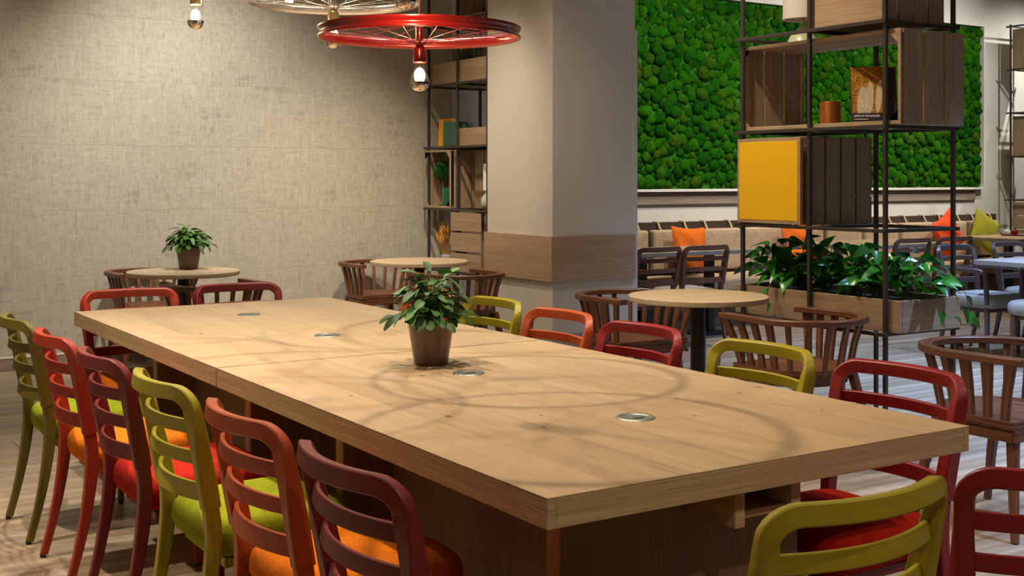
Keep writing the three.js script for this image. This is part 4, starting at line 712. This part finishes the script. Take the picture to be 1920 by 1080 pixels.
// ---------------------------------------------------------------- bicycle-wheel pendants with half-silvered bulbs
const wheelGeo = (() => {
  const G = {}, R = 0.305, hh = 0.0165; const U = [[R - 0.010, -hh * 0.55], [R - 0.004, -hh * 0.8], [R, -hh], [R + 0.004, -hh], [R + 0.002, -hh * 0.45], [R - 0.004, -hh * 0.2], [R - 0.004, hh * 0.2], [R + 0.002, hh * 0.45], [R + 0.004, hh], [R, hh], [R - 0.004, hh * 0.8], [R - 0.010, hh * 0.55], [R - 0.012, 0], [R - 0.010, -hh * 0.55]];
  G.rim = lathe(U, 120); G.spokes = [];
  for (let i = 0; i < 32; i++) { const up = i % 2 ? 1 : -1, a = i / 32 * 6.28319, off = (i % 4 < 2 ? 1 : -1) * 1.05, b = a + off; G.spokes.push(rod(V(Math.cos(b) * 0.018, up * 0.030 - 0.0, Math.sin(b) * 0.018), V(Math.cos(a) * (R - 0.011), 0, Math.sin(a) * (R - 0.011)), 0.0011, 5)); }
  G.hub = merge([lathe([[0, 0.055], [0.008, 0.055], [0.009, 0.036], [0.022, 0.033], [0.022, 0.028], [0.0115, 0.024], [0.0115, -0.024], [0.022, -0.028], [0.022, -0.033], [0.012, -0.036], [0.012, -0.045], [0, -0.045]], 28)]);
  G.socket = lathe([[0, -0.040], [0.013, -0.040], [0.020, -0.050], [0.0205, -0.088], [0.0195, -0.090], [0, -0.090]], 32);
  G.glass = lathe([[0.0125, -0.090], [0.0135, -0.104], [0.0185, -0.118], [0.026, -0.132], [0.0295, -0.148]], 40);
  G.cap = lathe([[0.0295, -0.148], [0.0290, -0.156], [0.025, -0.167], [0.016, -0.1755], [0, -0.178]], 40);
  G.glow = new THREE.SphereGeometry(1, 16, 12).scale(0.017, 0.024, 0.017).translate(0, -0.130, 0);
  return G;
})();
function pendant(label, [x, y, z], wm, sm, turn) {
  const t = thing('wheel_pendant', label, 'pendant lamp', [x, y, z], turn, 'bicycle-wheel pendant lamps');
  part('rim', wheelGeo.rim, wm, t); for (const g of wheelGeo.spokes) part('spoke', g, wm, t); part('hub', wheelGeo.hub, wm, t); part('socket', wheelGeo.socket, sm, t);
  part('bulb_glass', wheelGeo.glass, M.glass, t); part('bulb_mirror', wheelGeo.cap, M.mirror, t); part('filament_glow', wheelGeo.glow, M.glow, t);
  part('cable', tube([V(0, 0.05, 0), V(-0.010, 0.10, 0.004), V(0, 0.16, 0), V(0, CEIL - y - 0.02, 0)], 0.0032, 6), wm === M.wheelRed ? M.wheelRed : M.steel, t); part('ceiling_rose', lathe([[0, CEIL - y - 0.03], [0.045, CEIL - y - 0.028], [0.05, CEIL - y], [0, CEIL - y]], 24), sm, t);
  const l = new THREE.PointLight(0xffd6a2, 0.5, 0, 2); l.name = 'bulb_light'; l.position.set(0, -0.130, 0); l.castShadow = true; l.shadow.radius = 0.5; t.add(l); return t;
}
pendant('red bicycle-wheel pendant with a glowing bulb below its hub', [1.756, 1.812, -3.269], M.wheelRed, M.wheelRed, 0.1);
pendant('silver bicycle-wheel pendant with brass socket, cut off by the top edge', [1.804, 2.012, -4.01], M.wheelSilver, M.brass, 0.3);
pendant('brass-socketed wheel pendant whose bulb hangs at the upper left', [1.404, 2.088, -4.325], M.wheelSilver, M.brass, 0.5);
pendant('wheel pendant whose silvered bulb shows at the top edge beside the red wheel', [1.51, 2.0, -2.892], M.wheelSilver, M.brass, 0.7);
pendant('wheel pendant whose bulb glows behind the silver wheel at the top edge', [1.93, 2.24, -4.73], M.wheelSilver, M.brass, 0.2);

renderer.render(scene, camera);
